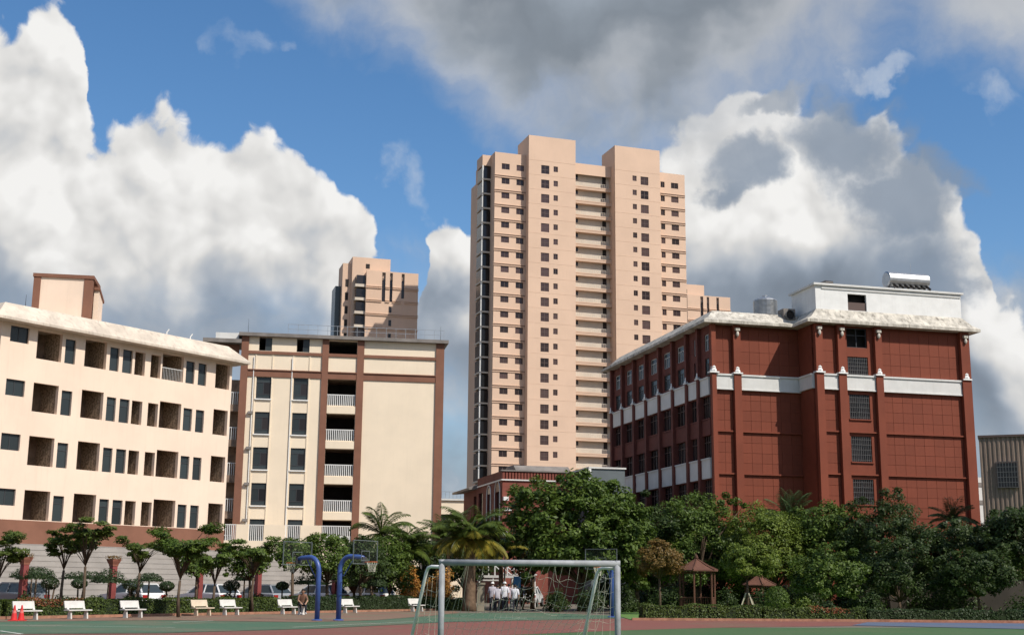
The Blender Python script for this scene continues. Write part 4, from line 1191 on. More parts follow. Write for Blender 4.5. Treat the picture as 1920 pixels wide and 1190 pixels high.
def palm(name, seed, loc, label, hub, spread, n=18, m='frond', trunk=0.16, droop=1.0, leaf=0.55, m2=None, group=None, lean=(0, 0), trunkmat='palm_bark'):
    rng = np.random.default_rng(seed)
    o = empty(name, (loc[0], loc[1], 0.0)); tag(o, label, 'palm tree', group)
    V, Q, V2, Q2 = [], [], [], []
    top = np.array([lean[0], lean[1], hub])
    rach = MB()
    for k in range(n):
        az = k * 2.399 + rng.uniform(-0.2, 0.2)
        el = rng.uniform(0.45, 1.45) if k > n * 0.3 else rng.uniform(-0.3, 0.45)
        L = spread * rng.uniform(0.8, 1.1)
        dirh = np.array([math.cos(az), math.sin(az), 0])
        pts = []; S = 12
        for i in range(S + 1):
            t = i / S
            e = el - droop * 1.5 * t * t
            if i == 0: p = top.copy()
            else: p = p + (dirh * math.cos(e) + np.array([0, 0, math.sin(e)])) * L / S
            pts.append(p.copy())
        rach.tube([tuple(q) for q in pts], [0.035 * (1 - i / (S + 1.0)) + 0.006 for i in range(S + 1)], 4, False)
        side = np.cross(dirh, [0, 0, 1.0])
        low = k <= n * 0.3 and m2
        VV, QQ = (V2, Q2) if low else (V, Q)
        for i in range(2, S + 1):
            for sub in (0.0, 0.33, 0.66):
                t = min(1.0, (i - 1 + sub) / S)
                j = min(S - 1, int(t * S)); f_ = t * S - j
                p = pts[j] * (1 - f_) + pts[j + 1] * f_
                d = pts[j + 1] - pts[j]; d /= np.linalg.norm(d)
                ll = leaf * math.sin(math.pi * (0.12 + 0.80 * t)) * rng.uniform(0.8, 1.15)
                for s in (-1, 1):
                    q = side * s * 0.8 + d * 0.55 + np.array([0, 0, -0.25 - 0.35 * droop * rng.uniform(0.4, 1.2)])
                    q /= np.linalg.norm(q)
                    wv = np.cross(q, [0, 0, 1.0]); wv /= max(1e-6, np.linalg.norm(wv)); wv = wv * 0.035
                    base = len(VV)
                    mid = p + q * ll * 0.5
                    VV += [p - wv * 0.5, mid - wv, p + q * ll + np.array([0, 0, -0.10 * ll]), mid + wv]
                    QQ.append((base, base + 1, base + 2, base + 3))
    obj('fronds', np_mesh('fronds', V, Q, M[m]), o)
    if V2: obj('lower_fronds', np_mesh('lower_fronds', V2, Q2, M[m2]), o)
    rach.build('frond_stems', [M[m]], o)
    b = MB(); ns = 9
    path = [(lean[0] * (i / ns) ** 2, lean[1] * (i / ns) ** 2, hub * i / ns) for i in range(ns + 1)]
    rad = [trunk * (1.45 if i == 0 else 1.15 - 0.25 * i / ns + (0.06 if i % 2 else 0)) for i in range(ns + 1)]
    b.tube(path, rad, 10); b.build('trunk', [M[trunkmat]], o, smooth=True)
    return o

def clipped(name, seed, loc, label, H, W, T, m='leaf_clip', kind='dome', stems=1, group='clipped trees behind the left hedge', n=1500, size=0.10, trunk=0.05):
    """topiary: clipped umbrella or ball on one or more bare stems"""
    rng = np.random.default_rng(seed)
    o = empty(name, (loc[0], loc[1], 0.0)); tag(o, label, 'topiary', group)
    d = rng.normal(size=(n, 3)); d /= np.linalg.norm(d, axis=1, keepdims=True)
    if kind == 'dome':
        d[:, 2] = np.where(d[:, 2] < 0, d[:, 2] * 0.25, d[:, 2])
        r = rng.uniform(0.80, 1.04, n)[:, None]
        p = d * r * np.array([W / 2, W / 2, T]); p[:, 2] += H - T
        under = d[:, 2] < 0
        p[under, 2] = H - T + 0.45 * T * (1 - (np.hypot(p[under, 0], p[under, 1]) / (W / 2)) ** 2)
    else:
        p = d * rng.uniform(0.82, 1.04, n)[:, None] * np.array([W / 2, W / 2, T / 2]); p[:, 2] += H - T / 2
    v, q = leaf_quads(rng, p, size, d + rng.normal(size=(n, 3)) * 0.35, 0.55)
    obj('crown', np_mesh('crown', v, q, M[m]), o)
    b = MB()
    for s in range(stems):
        a = s * 2.1; ox, oy = (0.10 * math.cos(a), 0.10 * math.sin(a)) if stems > 1 else (0, 0)
        b.tube([(ox, oy, 0), (ox * 1.6, oy * 1.6, (H - T) * 0.55), (ox * 2.6, oy * 2.6, H - T * 0.55)], [trunk * 1.2, trunk, trunk * 0.8], 6)
    b.build('trunk', [M['bark']], o, smooth=True)
    return o

def hedge(name, label, pts, H, D, seed, m='leaf_hedge', dens=330, size=0.10, group=None, m2=None, red_span=None, wob=0.05):
    """clipped hedge along a line: dense twiggy core with leaves over all its faces"""
    rng = np.random.default_rng(seed)
    o = empty(name, (pts[0][0], pts[0][1], 0.0)); tag(o, label, 'hedge', group)
    ox, oy = pts[0]
    core = MB(); P, N, P2, N2 = [], [], [], []
    s0 = 0.0
    for a, b in zip(pts[:-1], pts[1:]):
        A = np.array([a[0] - ox, a[1] - oy]); B = np.array([b[0] - ox, b[1] - oy])
        L = np.linalg.norm(B - A); d = (B - A) / L; nn = np.array([d[1], -d[0]])
        c = [A - nn * (D / 2 - 0.06), B - nn * (D / 2 - 0.06), B + nn * (D / 2 - 0.06), A + nn * (D / 2 - 0.06)]
        z1 = H - 0.07
        core.face(*[(*q, z1) for q in c])
        for i in range(4): core.face((*c[i], 0), (*c[(i + 1) % 4], 0), (*c[(i + 1) % 4], z1), (*c[i], z1))
        for face, area in (('f', L * H), ('t', L * D), ('b', L * H * 0.4), ('e', D * H * 2)):
            n = int(area * dens)
            u = rng.uniform(0, L, n); w = rng.uniform(0, 1, n)
            bulge = wob * np.sin(u * 2.1 + seed) + wob * 0.7 * np.sin(u * 5.3)
            if face in 'fb':
                sgn = 1 if face == 'f' else -1
                off = sgn * (D / 2 + bulge * 0.6 - 0.05 * rng.uniform(0, 1, n)); z = w * (H + bulge); nm = np.tile([nn[0] * sgn, nn[1] * sgn, 0.35], (n, 1))
            elif face == 't':
                off = (w - 0.5) * D; z = H + bulge - 0.04 * rng.uniform(-1, 1, n) ; nm = np.tile([0, 0, 1.0], (n, 1))
            else:
                u = np.where(rng.uniform(0, 1, n) < 0.5, 0.0, L) + rng.uniform(-0.03, 0.03, n); off = (w - 0.5) * D; z = rng.uniform(0, H, n); nm = np.tile([d[0], d[1], 0.2], (n, 1))
            xy = A + u[:, None] * d + off[:, None] * nn
            p = np.column_stack([xy, np.maximum(z, 0.03)])
            nm = nm + rng.normal(size=(n, 3)) * 0.5
            if red_span is not None:
                isr = np.zeros(n, bool)
                for r0, r1 in red_span: isr |= (u + s0 > r0) & (u + s0 < r1) & (z > H * 0.62) & (rng.uniform(0, 1, n) < 0.7)
                P2.append(p[isr]); N2.append(nm[isr]); p = p[~isr]; nm = nm[~isr]
            P.append(p); N.append(nm)
        s0 += L
    v, q = leaf_quads(rng, np.concatenate(P), size, np.concatenate(N), 0.6)
    obj('foliage', np_mesh('foliage', v, q, M[m]), o)
    if red_span is not None:
        v, q = leaf_quads(rng, np.concatenate(P2), size, np.concatenate(N2), 0.6)
        obj('red_tips', np_mesh('red_tips', v, q, M[m2 or 'leaf_red']), o)
    core.build('twigs', [M['twig']], o)
    return o

# ---- hedges
hedge('hedge', 'long clipped hedge behind the white benches on the left', [(-40, 52.9), (-22.1, 57.6), (-12.6, 72.6)], 0.78, 0.8, 11, red_span=[(19.2, 22.6)], m2='leaf_red')
hedge('hedge', 'darker clipped hedge behind the basketball posts', [(-12.3, 73.0), (-6.0, 83.0)], 0.85, 0.8, 12, m='leaf_clip')
hedge('hedge', 'sunlit low hedge in front of the lawn and golden shrubs', [(-5.6, 83.6), (-2.9, 84.4)], 0.75, 0.7, 13)
hedge('hedge', 'low hedge along the track in front of the wooden pavilion', [(6.4, 64.3), (12.3, 65.2)], 0.70, 0.8, 14)
hedge('hedge', 'low hedge with reddish tips right of the round bush', [(12.45, 65.3), (17.6, 65.9)], 0.62, 0.75, 15, red_span=[(2.4, 4.4)])
hedge('hedge', 'dim low hedge at the far right under the dark trees', [(17.8, 66.0), (32, 66.9)], 0.55, 0.7, 16, m='leaf_clip')

# ---- slim trees along the benches (x, y, top, width, crown foot)
G1 = 'slim young trees along the left hedge'
slim = [
 ((-23.7, 61.0), 4.1, 2.6, 1.9, 'slim young tree cut by the left edge of the picture', 'leaf_slim', 13),
 ((-21.0, 62.0), 4.1, 2.4, 2.6, 'slim young tree left of the pair behind the second bench', 'leaf_slim', 10),
 ((-19.7, 61.0), 4.5, 2.6, 2.8, 'tallest slim young tree with forked trunk, right of the pair behind the second bench', 'leaf_slim', 13),
 ((-18.0, 64.0), 3.8, 2.3, 2.5, 'small sparse young tree behind the third bench', 'leaf_slim', 9),
 ((-15.4, 61.6), 4.3, 3.1, 2.1, 'fullest dark young tree standing left of the cream coloured bench', 'leaf_mid', 22),
 ((-15.2, 68.0), 3.8, 2.2, 1.8, 'young tree beside the third red pillar', 'leaf_mid', 14),
 ((-13.6, 70.0), 3.9, 2.7, 2.4, 'young tree with reddish trunk behind the fifth bench', 'leaf_mid', 15),
]
for i, (loc, H, W, zl, lab, m, pads) in enumerate(slim):
    pad_tree('young_tree', 100 + i * 7, loc, lab, H, W * 1.12, zl - 0.15, m, int(pads * 2.4), 150, 0.17, group=G1)
limb_tree('leafy_tree', 201, (-12.3, 74.5), 'leafy tree behind the left blue basketball post, left of a taller one', 4.4, 3.6, 1.9, 'leaf_mid', 46, 90, 0.19, 0.5, 0.09, group='trees behind the basketball posts')
limb_tree('leafy_tree', 202, (-10.6, 76.5), 'taller leafy tree between the two blue basketball posts', 5.0, 3.6, 1.2, 'leaf_mid', 58, 90, 0.19, 0.5, 0.10, group='trees behind the basketball posts')
limb_tree('leafy_tree', 203, (-8.9, 78.5), 'dark leafy tree right of the blue basketball posts', 4.9, 3.3, 1.1, 'leaf_dark', 56, 90, 0.19, 0.5, 0.10, group='trees behind the basketball posts')
limb_tree('leafy_tree', 204, (-8.6, 82.5), 'low dark tree just left of the golden shrubs', 4.0, 2.6, 0.9, 'leaf_dark', 50, 90, 0.19, 0.5, 0.09, group='trees behind the basketball posts')

limb_tree('leafy_tree', 207, (-7.75, 85.2), 'bushy tree behind the seventh bench and the right blue post', 4.9, 3.8, 0.5, 'leaf_mid', 85, 110, 0.19, 0.52, 0.10, group='trees behind the basketball posts')
limb_tree('leafy_tree', 208, (-6.4, 94.5), 'dark tree behind the golden shrubs', 5.4, 5.2, 0.6, 'leaf_dark', 105, 110, 0.22, 0.6, 0.12, group='trees behind the basketball posts')
limb_tree('leafy_tree', 209, (-3.3, 96.0), 'dark tree behind the big thick trunked palm', 5.6, 4.6, 0.8, 'leaf_dark', 95, 110, 0.22, 0.6, 0.12, group='trees behind the basketball posts')
limb_tree('leafy_tree', 210, (-9.9, 84.0), 'dark tree behind the blue basketball posts, farther back than the others', 4.6, 3.6, 0.6, 'leaf_dark', 75, 110, 0.2, 0.52, 0.10, group='trees behind the basketball posts')
# ---- palms
GP = 'palms between the buildings'
palm('feather_palm', 301, (-8.9, 90), 'grey green feather palm in front of the blank beige wall', 5.0, 2.7, 24, 'frond', 0.14, 0.9, 0.6, group=GP)
palm('feather_palm', 302, (-6.9, 88), 'drooping dark palm above the golden shrubs', 3.9, 2.5, 28, 'frond', 0.14, 0.95, 0.6, group=GP)
palm('feather_palm', 303, (-2.5, 82.3), 'big palm with thick brown trunk beside the white shirted walkers', 4.5, 2.8, 54, 'frond', 0.34, 0.85, 0.8, 'frond_gold', group=GP)
palm('feather_palm', 304, (-4.2, 89.5), 'palm behind and left of the big thick trunked palm', 4.5, 2.5, 30, 'frond', 0.15, 0.6, 0.65, 'frond_gold', group=GP)
palm('feather_palm', 305, (-0.6, 91), 'palm with yellow lower fronds right of the big thick trunked palm', 4.0, 2.5, 30, 'frond', 0.15, 0.6, 0.65, 'frond_gold', group=GP)
palm('feather_palm', 306, (21.2, 99), 'tall blue green palm in front of the red block, left of its stair windows', 6.6, 2.8, 30, 'frond_blue', 0.17, 0.55, 0.7, group=GP)
palm('feather_palm', 307, (33.6, 99), 'thin palm at the right corner of the red block', 6.8, 2.2, 18, 'frond_blue', 0.13, 0.6, 0.55, group=GP)

# ---- broad trees
GB = 'broad trees in front of the red block'
BT = [
 (401, (4.6, 84.5), 'largest rounded tree, bright topped, between the goal and the low brick building', 8.9, 10.0, 0.9, 'leaf_mid', 300, 130, 0.28, 0.72, 0.22, 7.0),
 (402, (8.6, 89.0), 'narrower dark tree between the largest tree and the gallery side of the red block', 7.4, 6.0, 0.6, 'leaf_dark', 150, 120, 0.24, 0.7, 0.16, None),
 (403, (12.9, 91.0), 'dense green tree under the lower white gallery panels of the red block', 8.3, 7.6, 0.8, 'leaf_mid', 190, 125, 0.21, 0.7, 0.18, None),
 (404, (17.8, 88.5), 'light green bushy tree below the front corner of the red block', 8.0, 7.8, 0.6, 'leaf_bright', 210, 160, 0.18, 0.7, 0.18, None),
 (405, (21.6, 89.5), 'mid green tree below the blue green palm', 7.7, 6.6, 0.5, 'leaf_mid', 170, 125, 0.23, 0.68, 0.17, None),
 (406, (24.6, 86.0), 'tall dark tree in front of the red block stair windows', 8.0, 7.2, 0.5, 'leaf_dark', 190, 165, 0.17, 0.68, 0.18, None),
 (407, (28.4, 83.0), 'dark wide tree in front of the right end of the red block', 6.3, 7.4, 0.4, 'leaf_dark', 180, 125, 0.22, 0.66, 0.17, None),
 (408, (31.0, 79.0), 'very dark tree against the corrugated hall at the right edge', 7.2, 6.4, 1.6, 'leaf_dark', 160, 125, 0.21, 0.66, 0.17, None),
 (409, (18.7, 77.0), 'shorter tree with grey green leaves right of the round bush', 4.3, 4.6, 0.5, 'leaf_mid', 95, 120, 0.18, 0.5, 0.10, None),
 (410, (23.2, 78.5), 'short dark tree between the grey green tree and the far right', 4.6, 5.2, 0.4, 'leaf_dark', 110, 120, 0.18, 0.5, 0.10, None),
 (411, (27.2, 76.5), 'lowest dark tree in front of the wall at the far right', 4.3, 5.4, 0.8, 'leaf_dark', 110, 120, 0.18, 0.5, 0.10, None),
 (412, (13.2, 73.2), 'small bright yellow green tree held by wooden stakes', 4.3, 3.6, 1.8, 'leaf_bright', 80, 130, 0.15, 0.45, 0.07, None),
 (413, (8.7, 76.5), 'small rusty leaved tree left of the wooden pavilion', 4.4, 3.4, 1.8, 'leaf_rust', 66, 120, 0.15, 0.45, 0.07, None),
 (414, (15.2, 94.0), 'dark tree filling the gap between the gallery side and the light green tree', 7.4, 6.0, 0.5, 'leaf_dark', 130, 120, 0.24, 0.7, 0.16, None),
 (415, (1.6, 92.0), 'dark tree behind the walkers, left of the largest tree', 5.6, 4.2, 1.9, 'leaf_dark', 80, 110, 0.22, 0.6, 0.13, None),
]
for seed, loc, lab, H, W, zl, m, K, per, size, cr, tr, dp in BT:
    limb_tree('broad_tree', seed, loc, lab, H, W, zl, m, K, per, size, cr, tr, group=GB, Dp=dp)

# ---- stakes round the small bright tree
def stakes():
    o = empty('tree_stakes', (13.2, 73.2, 0)); tag(o, 'pale wooden stakes propping the small bright tree', 'stakes')
    for k in range(4):
        a = k * math.pi / 2 + 0.5
        MB().tube([(0.75 * math.cos(a), 0.75 * math.sin(a), 0), (0.10 * math.cos(a), 0.10 * math.sin(a), 1.3)], 0.035, 6).build('stake', [M['stake']], o)
M['stake'] = mat('pale stake wood', (0.42, 0.38, 0.28), 0.9, 0.2, 4.0)
stakes()

# ---- bushes
GS = 'shrubs under the trees'
def bush(seed, loc, lab, H, W, m, n=1700, size=0.12, name='bush', group=GS):
    rng = np.random.default_rng(seed)
    o = empty(name, (loc[0], loc[1], 0)); tag(o, lab, 'shrub', group)
    K = 26; cs = []; rs = []
    for k in range(K):
        d = rng.normal(size=3); d /= np.linalg.norm(d); d[2] = abs(d[2])
        r = rng.uniform(0.4, 0.9)
        cs.append((d[0] * W / 2 * r * 0.85, d[1] * W / 2 * r * 0.85, 0.15 + d[2] * (H - 0.35) * r + 0.1)); rs.append(W * 0.16)
    obj('foliage', crown_mesh('foliage', seed + 1, cs, rs, n // K, size, M[m], 0.6), o)
    b = MB()
    for k in range(5):
        c = Vector(cs[k]); b.tube([(0.05 * math.cos(k), 0.05 * math.sin(k), 0), c * 0.5 + Vector((0, 0, 0.05)), c], [0.03, 0.022, 0.01], 5)
    b.build('stems', [M['bark']], o)
    return o
clipped('round_bush', 501, (14.4, 71.0), 'round clipped green bush right of the staked tree', 1.7, 1.35, 1.62, 'leaf_mid', 'ball', 1, 'shrubs under the trees', 2400, 0.10)
bush(502, (15.8, 71.2), 'loose low shrub right of the round clipped bush', 1.25, 1.5, 'leaf_bright')
for i, (x, y, H, W, lab) in enumerate([
    (17.6, 72.5, 1.0, 1.6, 'low shrub under the grey green tree'), (20.4, 74, 1.5, 2.0, 'shrub in deep shade right of the grey green tree'),
    (10.2, 84.5, 1.9, 2.2, 'shrub behind the left of the wooden pavilion'), (13.8, 84, 1.8, 2.2, 'shrub behind the right of the wooden pavilion'),
    (18.9, 84, 2.2, 2.6, 'tall shrub behind the low tiled roof'), (7.2, 82, 1.7, 2.2, 'shrub right of the goal under the largest tree'),
    (5.0, 80, 1.6, 2.3, 'shrub seen through the right half of the goal net'), (3.0, 82, 1.5, 2.0, 'shrub seen through the middle of the goal net'),
    (22.0, 82, 2.6, 4.0, 'wide shrub behind the short dark tree'), (26.2, 79.5, 2.6, 4.4, 'wide shrub before the dark wall'),
    (29.6, 75, 2.0, 4.0, 'dark shrub at the far right edge'), (15.8, 79, 2.0, 3.4, 'dark shrub between the tiled roofs and the grey green tree'), (9.6, 80.5, 2.0, 3.0, 'dark shrub left of the wooden pavilion')]):
    bush(520 + i, (x, y), lab, H, W, 'leaf_dark', 1700, 0.15)
for i in range(17):
    bush(560 + i, (7.0 + i * 1.62, 93.5 + 1.6 * math.sin(i * 1.7) - (max(0, i - 8)) * 0.55), 'dark undergrowth shrub in deep shade behind the broad trees', 2.6 + 0.5 * math.sin(i * 2.3), 3.4, 'leaf_dark', 1900, 0.2, 'undergrowth_shrub', 'undergrowth behind the broad trees')
LOWS = ['dark low shrub at the left edge behind the hedge', 'dark low shrub left of the first red pillar', 'dark low shrub right of the first red pillar', 'low shrub between the slim tree pair', 'low shrub left of the second red pillar',
        'low shrub right of the second red pillar', 'low shrub below the arch shaped umbrella tree', 'low shrub behind the fullest young tree', 'low shrub right of the third red pillar', 'low shrub behind the fifth bench', 'low shrub left of the seated person', 'low shrub behind the left blue post', 'low shrub behind the right blue post']
for i, lab in enumerate(LOWS):
    bush(620 + i, (-25.6 + i * 1.38, 64.6 + i * 1.42), lab, 1.15 + 0.25 * math.sin(i * 1.9), 1.25, 'leaf_dark' if i % 3 else 'leaf_mid', 1000, 0.13, 'bush', 'low shrubs behind the left hedge')
limb_tree('leafy_tree', 205, (-17.0, 71.5), 'leafy tree between the sparse young tree and the third red pillar', 3.4, 2.6, 1.7, 'leaf_mid', 34, 90, 0.17, 0.42, 0.07, group='trees behind the basketball posts')
limb_tree('leafy_tree', 206, (-14.5, 73.5), 'leafy tree behind the white bench right of the cream tinted one', 3.9, 3.0, 1.5, 'leaf_mid', 44, 90, 0.17, 0.45, 0.08, group='trees behind the basketball posts')
bush(540, (-6.55, 86.6), 'golden orange croton shrub, the left of two', 3.0, 2.1, 'leaf_gold', 2600, 0.17, 'croton_shrub', 'golden croton shrubs')
bush(541, (-4.55, 87.0), 'golden orange croton shrub, the wider right one behind the goal post', 2.8, 2.9, 'leaf_gold', 3200, 0.17, 'croton_shrub', 'golden croton shrubs')
bush(542, (0.9, 88.5), 'reddish shrub hanging over the white entrance canopy', 4.6, 1.8, 'leaf_rust', 1600, 0.2, 'croton_shrub', 'golden croton shrubs')

# ---- topiary behind the left hedge
TP = [
 ('dome', (-25.4, 70), 2.35, 2.3, 0.55, 1, 'wide clipped umbrella tree at the left edge'),
 ('dome', (-23.9, 66.5), 2.30, 2.0, 0.60, 1, 'clipped umbrella tree behind the first bench and its cones'),
 ('ball', (-23.7, 68), 1.80, 0.95, 0.62, 3, 'small clipped mop left of the slim tree pair'),
 ('ball', (-22.2, 68), 1.74, 0.85, 0.50, 2, 'small clipped mop between the slim tree pair'),
 ('dome', (-22.7, 70.5), 2.15, 2.7, 0.42, 1, 'wide flat clipped umbrella behind the slim tree pair'),
 ('dome', (-20.7, 68), 2.25, 1.9, 0.70, 1, 'clipped umbrella tree round the second red pillar'),
 ('ball', (-20.0, 70), 1.75, 1.10, 0.60, 3, 'small clipped mop left of the sparse young tree'),
 ('dome', (-19.7, 72), 2.10, 1.5, 0.45, 1, 'dark clipped arch shaped umbrella right of the sparse young tree'),
 ('ball', (-18.2, 70), 1.66, 0.80, 0.55, 1, 'dark clipped ball on one stem between third and fourth bench'),
 ('ball', (-15.6, 74), 1.75, 0.95, 0.62, 2, 'cone shaped clipped mop behind the fifth bench'),
 ('dome', (-15.3, 76), 2.15, 1.2, 0.40, 1, 'small clipped umbrella behind the young tree with reddish trunk'),
 ('ball', (-13.1, 76), 1.70, 0.75, 0.50, 1, 'small clipped ball behind the sixth bench'),
 ('dome', (-11.6, 76), 2.05, 2.2, 0.50, 1, 'dark clipped umbrella behind the left basketball post'),
 ('dome', (-8.4, 80), 2.0, 2.0, 0.50, 1, 'dark clipped umbrella behind the seventh bench'),
]
for i, (k, loc, H, W, T, st, lab) in enumerate(TP):
    clipped('clipped_tree', 600 + i, loc, lab, H, W, T, 'leaf_clip', k, st, n=1500 if k == 'dome' else 900)
# ================================================================== street furniture, sports gear
M['bench'] = mat('white stone bench', (0.60, 0.585, 0.55), 0.7, 0.08, 2.0, streak=0.15, streak_col=(0.4, 0.38, 0.33))
M['bench_c'] = mat('cream stone bench', (0.60, 0.50, 0.38), 0.7, 0.08, 2.0, streak=0.15, streak_col=(0.4, 0.34, 0.26))
def make_bench():
    o = empty('park_bench')
    L = 1.22
    MB().box(-L / 2, L / 2, -0.36, 0.0, 0.34, 0.39).build('seat', [M['bench']], o)
    b = MB()
    b.prism([(0.0, 0.45), (0.05, 0.445), (0.14, 0.75), (0.09, 0.755)], 'x', -L / 2 + 0.06, L / 2 - 0.12); b.build('backrest', [M['bench']], o)
    for x in (-0.42, 0.42):
        MB().prism([(-0.31, 0), (-0.05, 0), (-0.10, 0.34), (-0.26, 0.34)], 'x', x - 0.035, x + 0.035).build('leg', [M['bench']], o)
        MB().prism([(-0.06, 0.40), (0.0, 0.40), (0.055, 0.50), (0.0, 0.50)], 'x', x - 0.05, x + 0.05).build('back_support', [M['bench']], o)
    return o
bp = make_bench()
BL = ['white stone bench behind the two red cones', 'second white bench from the left, in front of the slim tree pair', 'third white bench from the left, left of the fullest young tree',
      'cream tinted bench in front of the third red pillar', 'white bench just right of the cream tinted one', 'white bench left of the seated person by the blue posts',
      'white bench half hidden by the right blue basketball post', 'farthest white bench, seen through the goal side frame']
BPOS = [(-20.25, 55.3), (-18.85, 57.5), (-17.15, 59.9), (-15.15, 64.8), (-14.1, 66.4), (-11.8, 69.8), (-9.0, 73.6), (-5.7, 79.5)]
for i, (p, lab) in enumerate(zip(BPOS, BL)):
    o = bp if i == 0 else copy_tree(bp)
    o.location = (p[0], p[1], 0.018); o.rotation_euler = (0, 0, R(56))
    tag(o, lab, 'bench', 'stone benches along the hedge')
    if i in (3,):
        for c in o.children:
            c.data = c.data.copy(); c.data.materials.clear(); c.data.materials.append(M['bench_c'])

M['cone'] = mat('red cone plastic', (0.62, 0.035, 0.035), 0.45, 0.05, 3.0)
def make_cone():
    o = empty('traffic_cone')
    MB().box(-0.18, 0.18, -0.18, 0.18, 0, 0.03).build('base', [M['cone']], o)
    MB().lathe([(0.135, 0.031), (0.095, 0.25), (0.055, 0.45), (0.028, 0.60), (0.02, 0.62)], 14).build('body', [M['cone']], o, smooth=False)
    MB().lathe([(0.088, 0.30), (0.067, 0.405)], 14).build('stripe', [M['cone_s']], o)
    return o
M['cone_s'] = mat('faded cone stripe', (0.66, 0.16, 0.14), 0.4)
cp = make_cone(); c2 = copy_tree(cp)
for o, p, lab in ((cp, (-20.15, 53.9), 'red traffic cone in front of the first bench, the left of two'), (c2, (-19.95, 54.15), 'red traffic cone in front of the first bench, the right of two')):
    o.location = (*p, 0.018); tag(o, lab, 'traffic cone', 'red traffic cones')

# ---- red pillars
M['pillar'] = mat('red pillar paint', (0.24, 0.060, 0.055), 0.65, 0.15, 1.5)
M['pillar_cap'] = mat('terracotta planter', (0.30, 0.12, 0.08), 0.85, 0.2, 3.0)
def make_pillar(H):
    o = empty('red_pillar')
    w = 0.15
    MB().box(-w - 0.07, w + 0.07, -w - 0.07, w + 0.07, 0, 0.25).build('plinth', [M['pillar_cap']], o)
    MB().box(-w, w, -w, w, 0.252, H - 0.38).build('shaft', [M['pillar']], o)
    b = MB(); 
    zz = [(w + 0.02, H - 0.378), (w + 0.03, H - 0.28), (w + 0.10, H - 0.12), (w + 0.13, H)]
    for (a, z0), (c, z1) in zip(zz[:-1], zz[1:]):
        for sx, sy in ((1, 0), (0, 1), (-1, 0), (0, -1)):
            t = (-sy, sx)
            b.face((sx * a - t[0] * a, sy * a - t[1] * a, z0), (sx * a + t[0] * a, sy * a + t[1] * a, z0), (sx * c + t[0] * c, sy * c + t[1] * c, z1), (sx * c - t[0] * c, sy * c - t[1] * c, z1))
    a = zz[-1][0]; b.face((-a, -a, H), (a, -a, H), (a, a, H), (-a, a, H))
    a = zz[0][0]; b.face((-a, -a, zz[0][1]), (-a, a, zz[0][1]), (a, a, zz[0][1]), (a, -a, zz[0][1]))
    b.build('capital', [M['pillar_cap']], o)
    rng = np.random.default_rng(7)
    pts = rng.uniform(-1, 1, (160, 3)) * [0.36, 0.36, 0.12] + [0, 0, H + 0.05]
    v, q = leaf_quads(rng, pts, 0.11, rng.normal(size=(160, 3)) + [0, 0, 0.8], 0.5)
    obj('planting', np_mesh('planting', v, q, M['leaf_rust']), o)
    return o
pp = make_pillar(2.75)
for i, ((x, y), lab) in enumerate(zip([(-24.35, 66.0), (-21.1, 70.0), (-17.2, 73.0), (-14.9, 78.0), (-11.2, 84.5)],
        ['red pillar behind the first bench, the leftmost', 'red pillar with a planter top between second and third bench', 'red pillar behind the cream tinted bench', 'red pillar behind the young tree with reddish trunk', 'red pillar half hidden behind the basketball posts'])):
    o = pp if i == 0 else copy_tree(pp)
    o.location = (x, y, 0.03); o.rotation_euler = (0, 0, R(54)); tag(o, lab, 'pillar', 'red pillars in front of the stand')

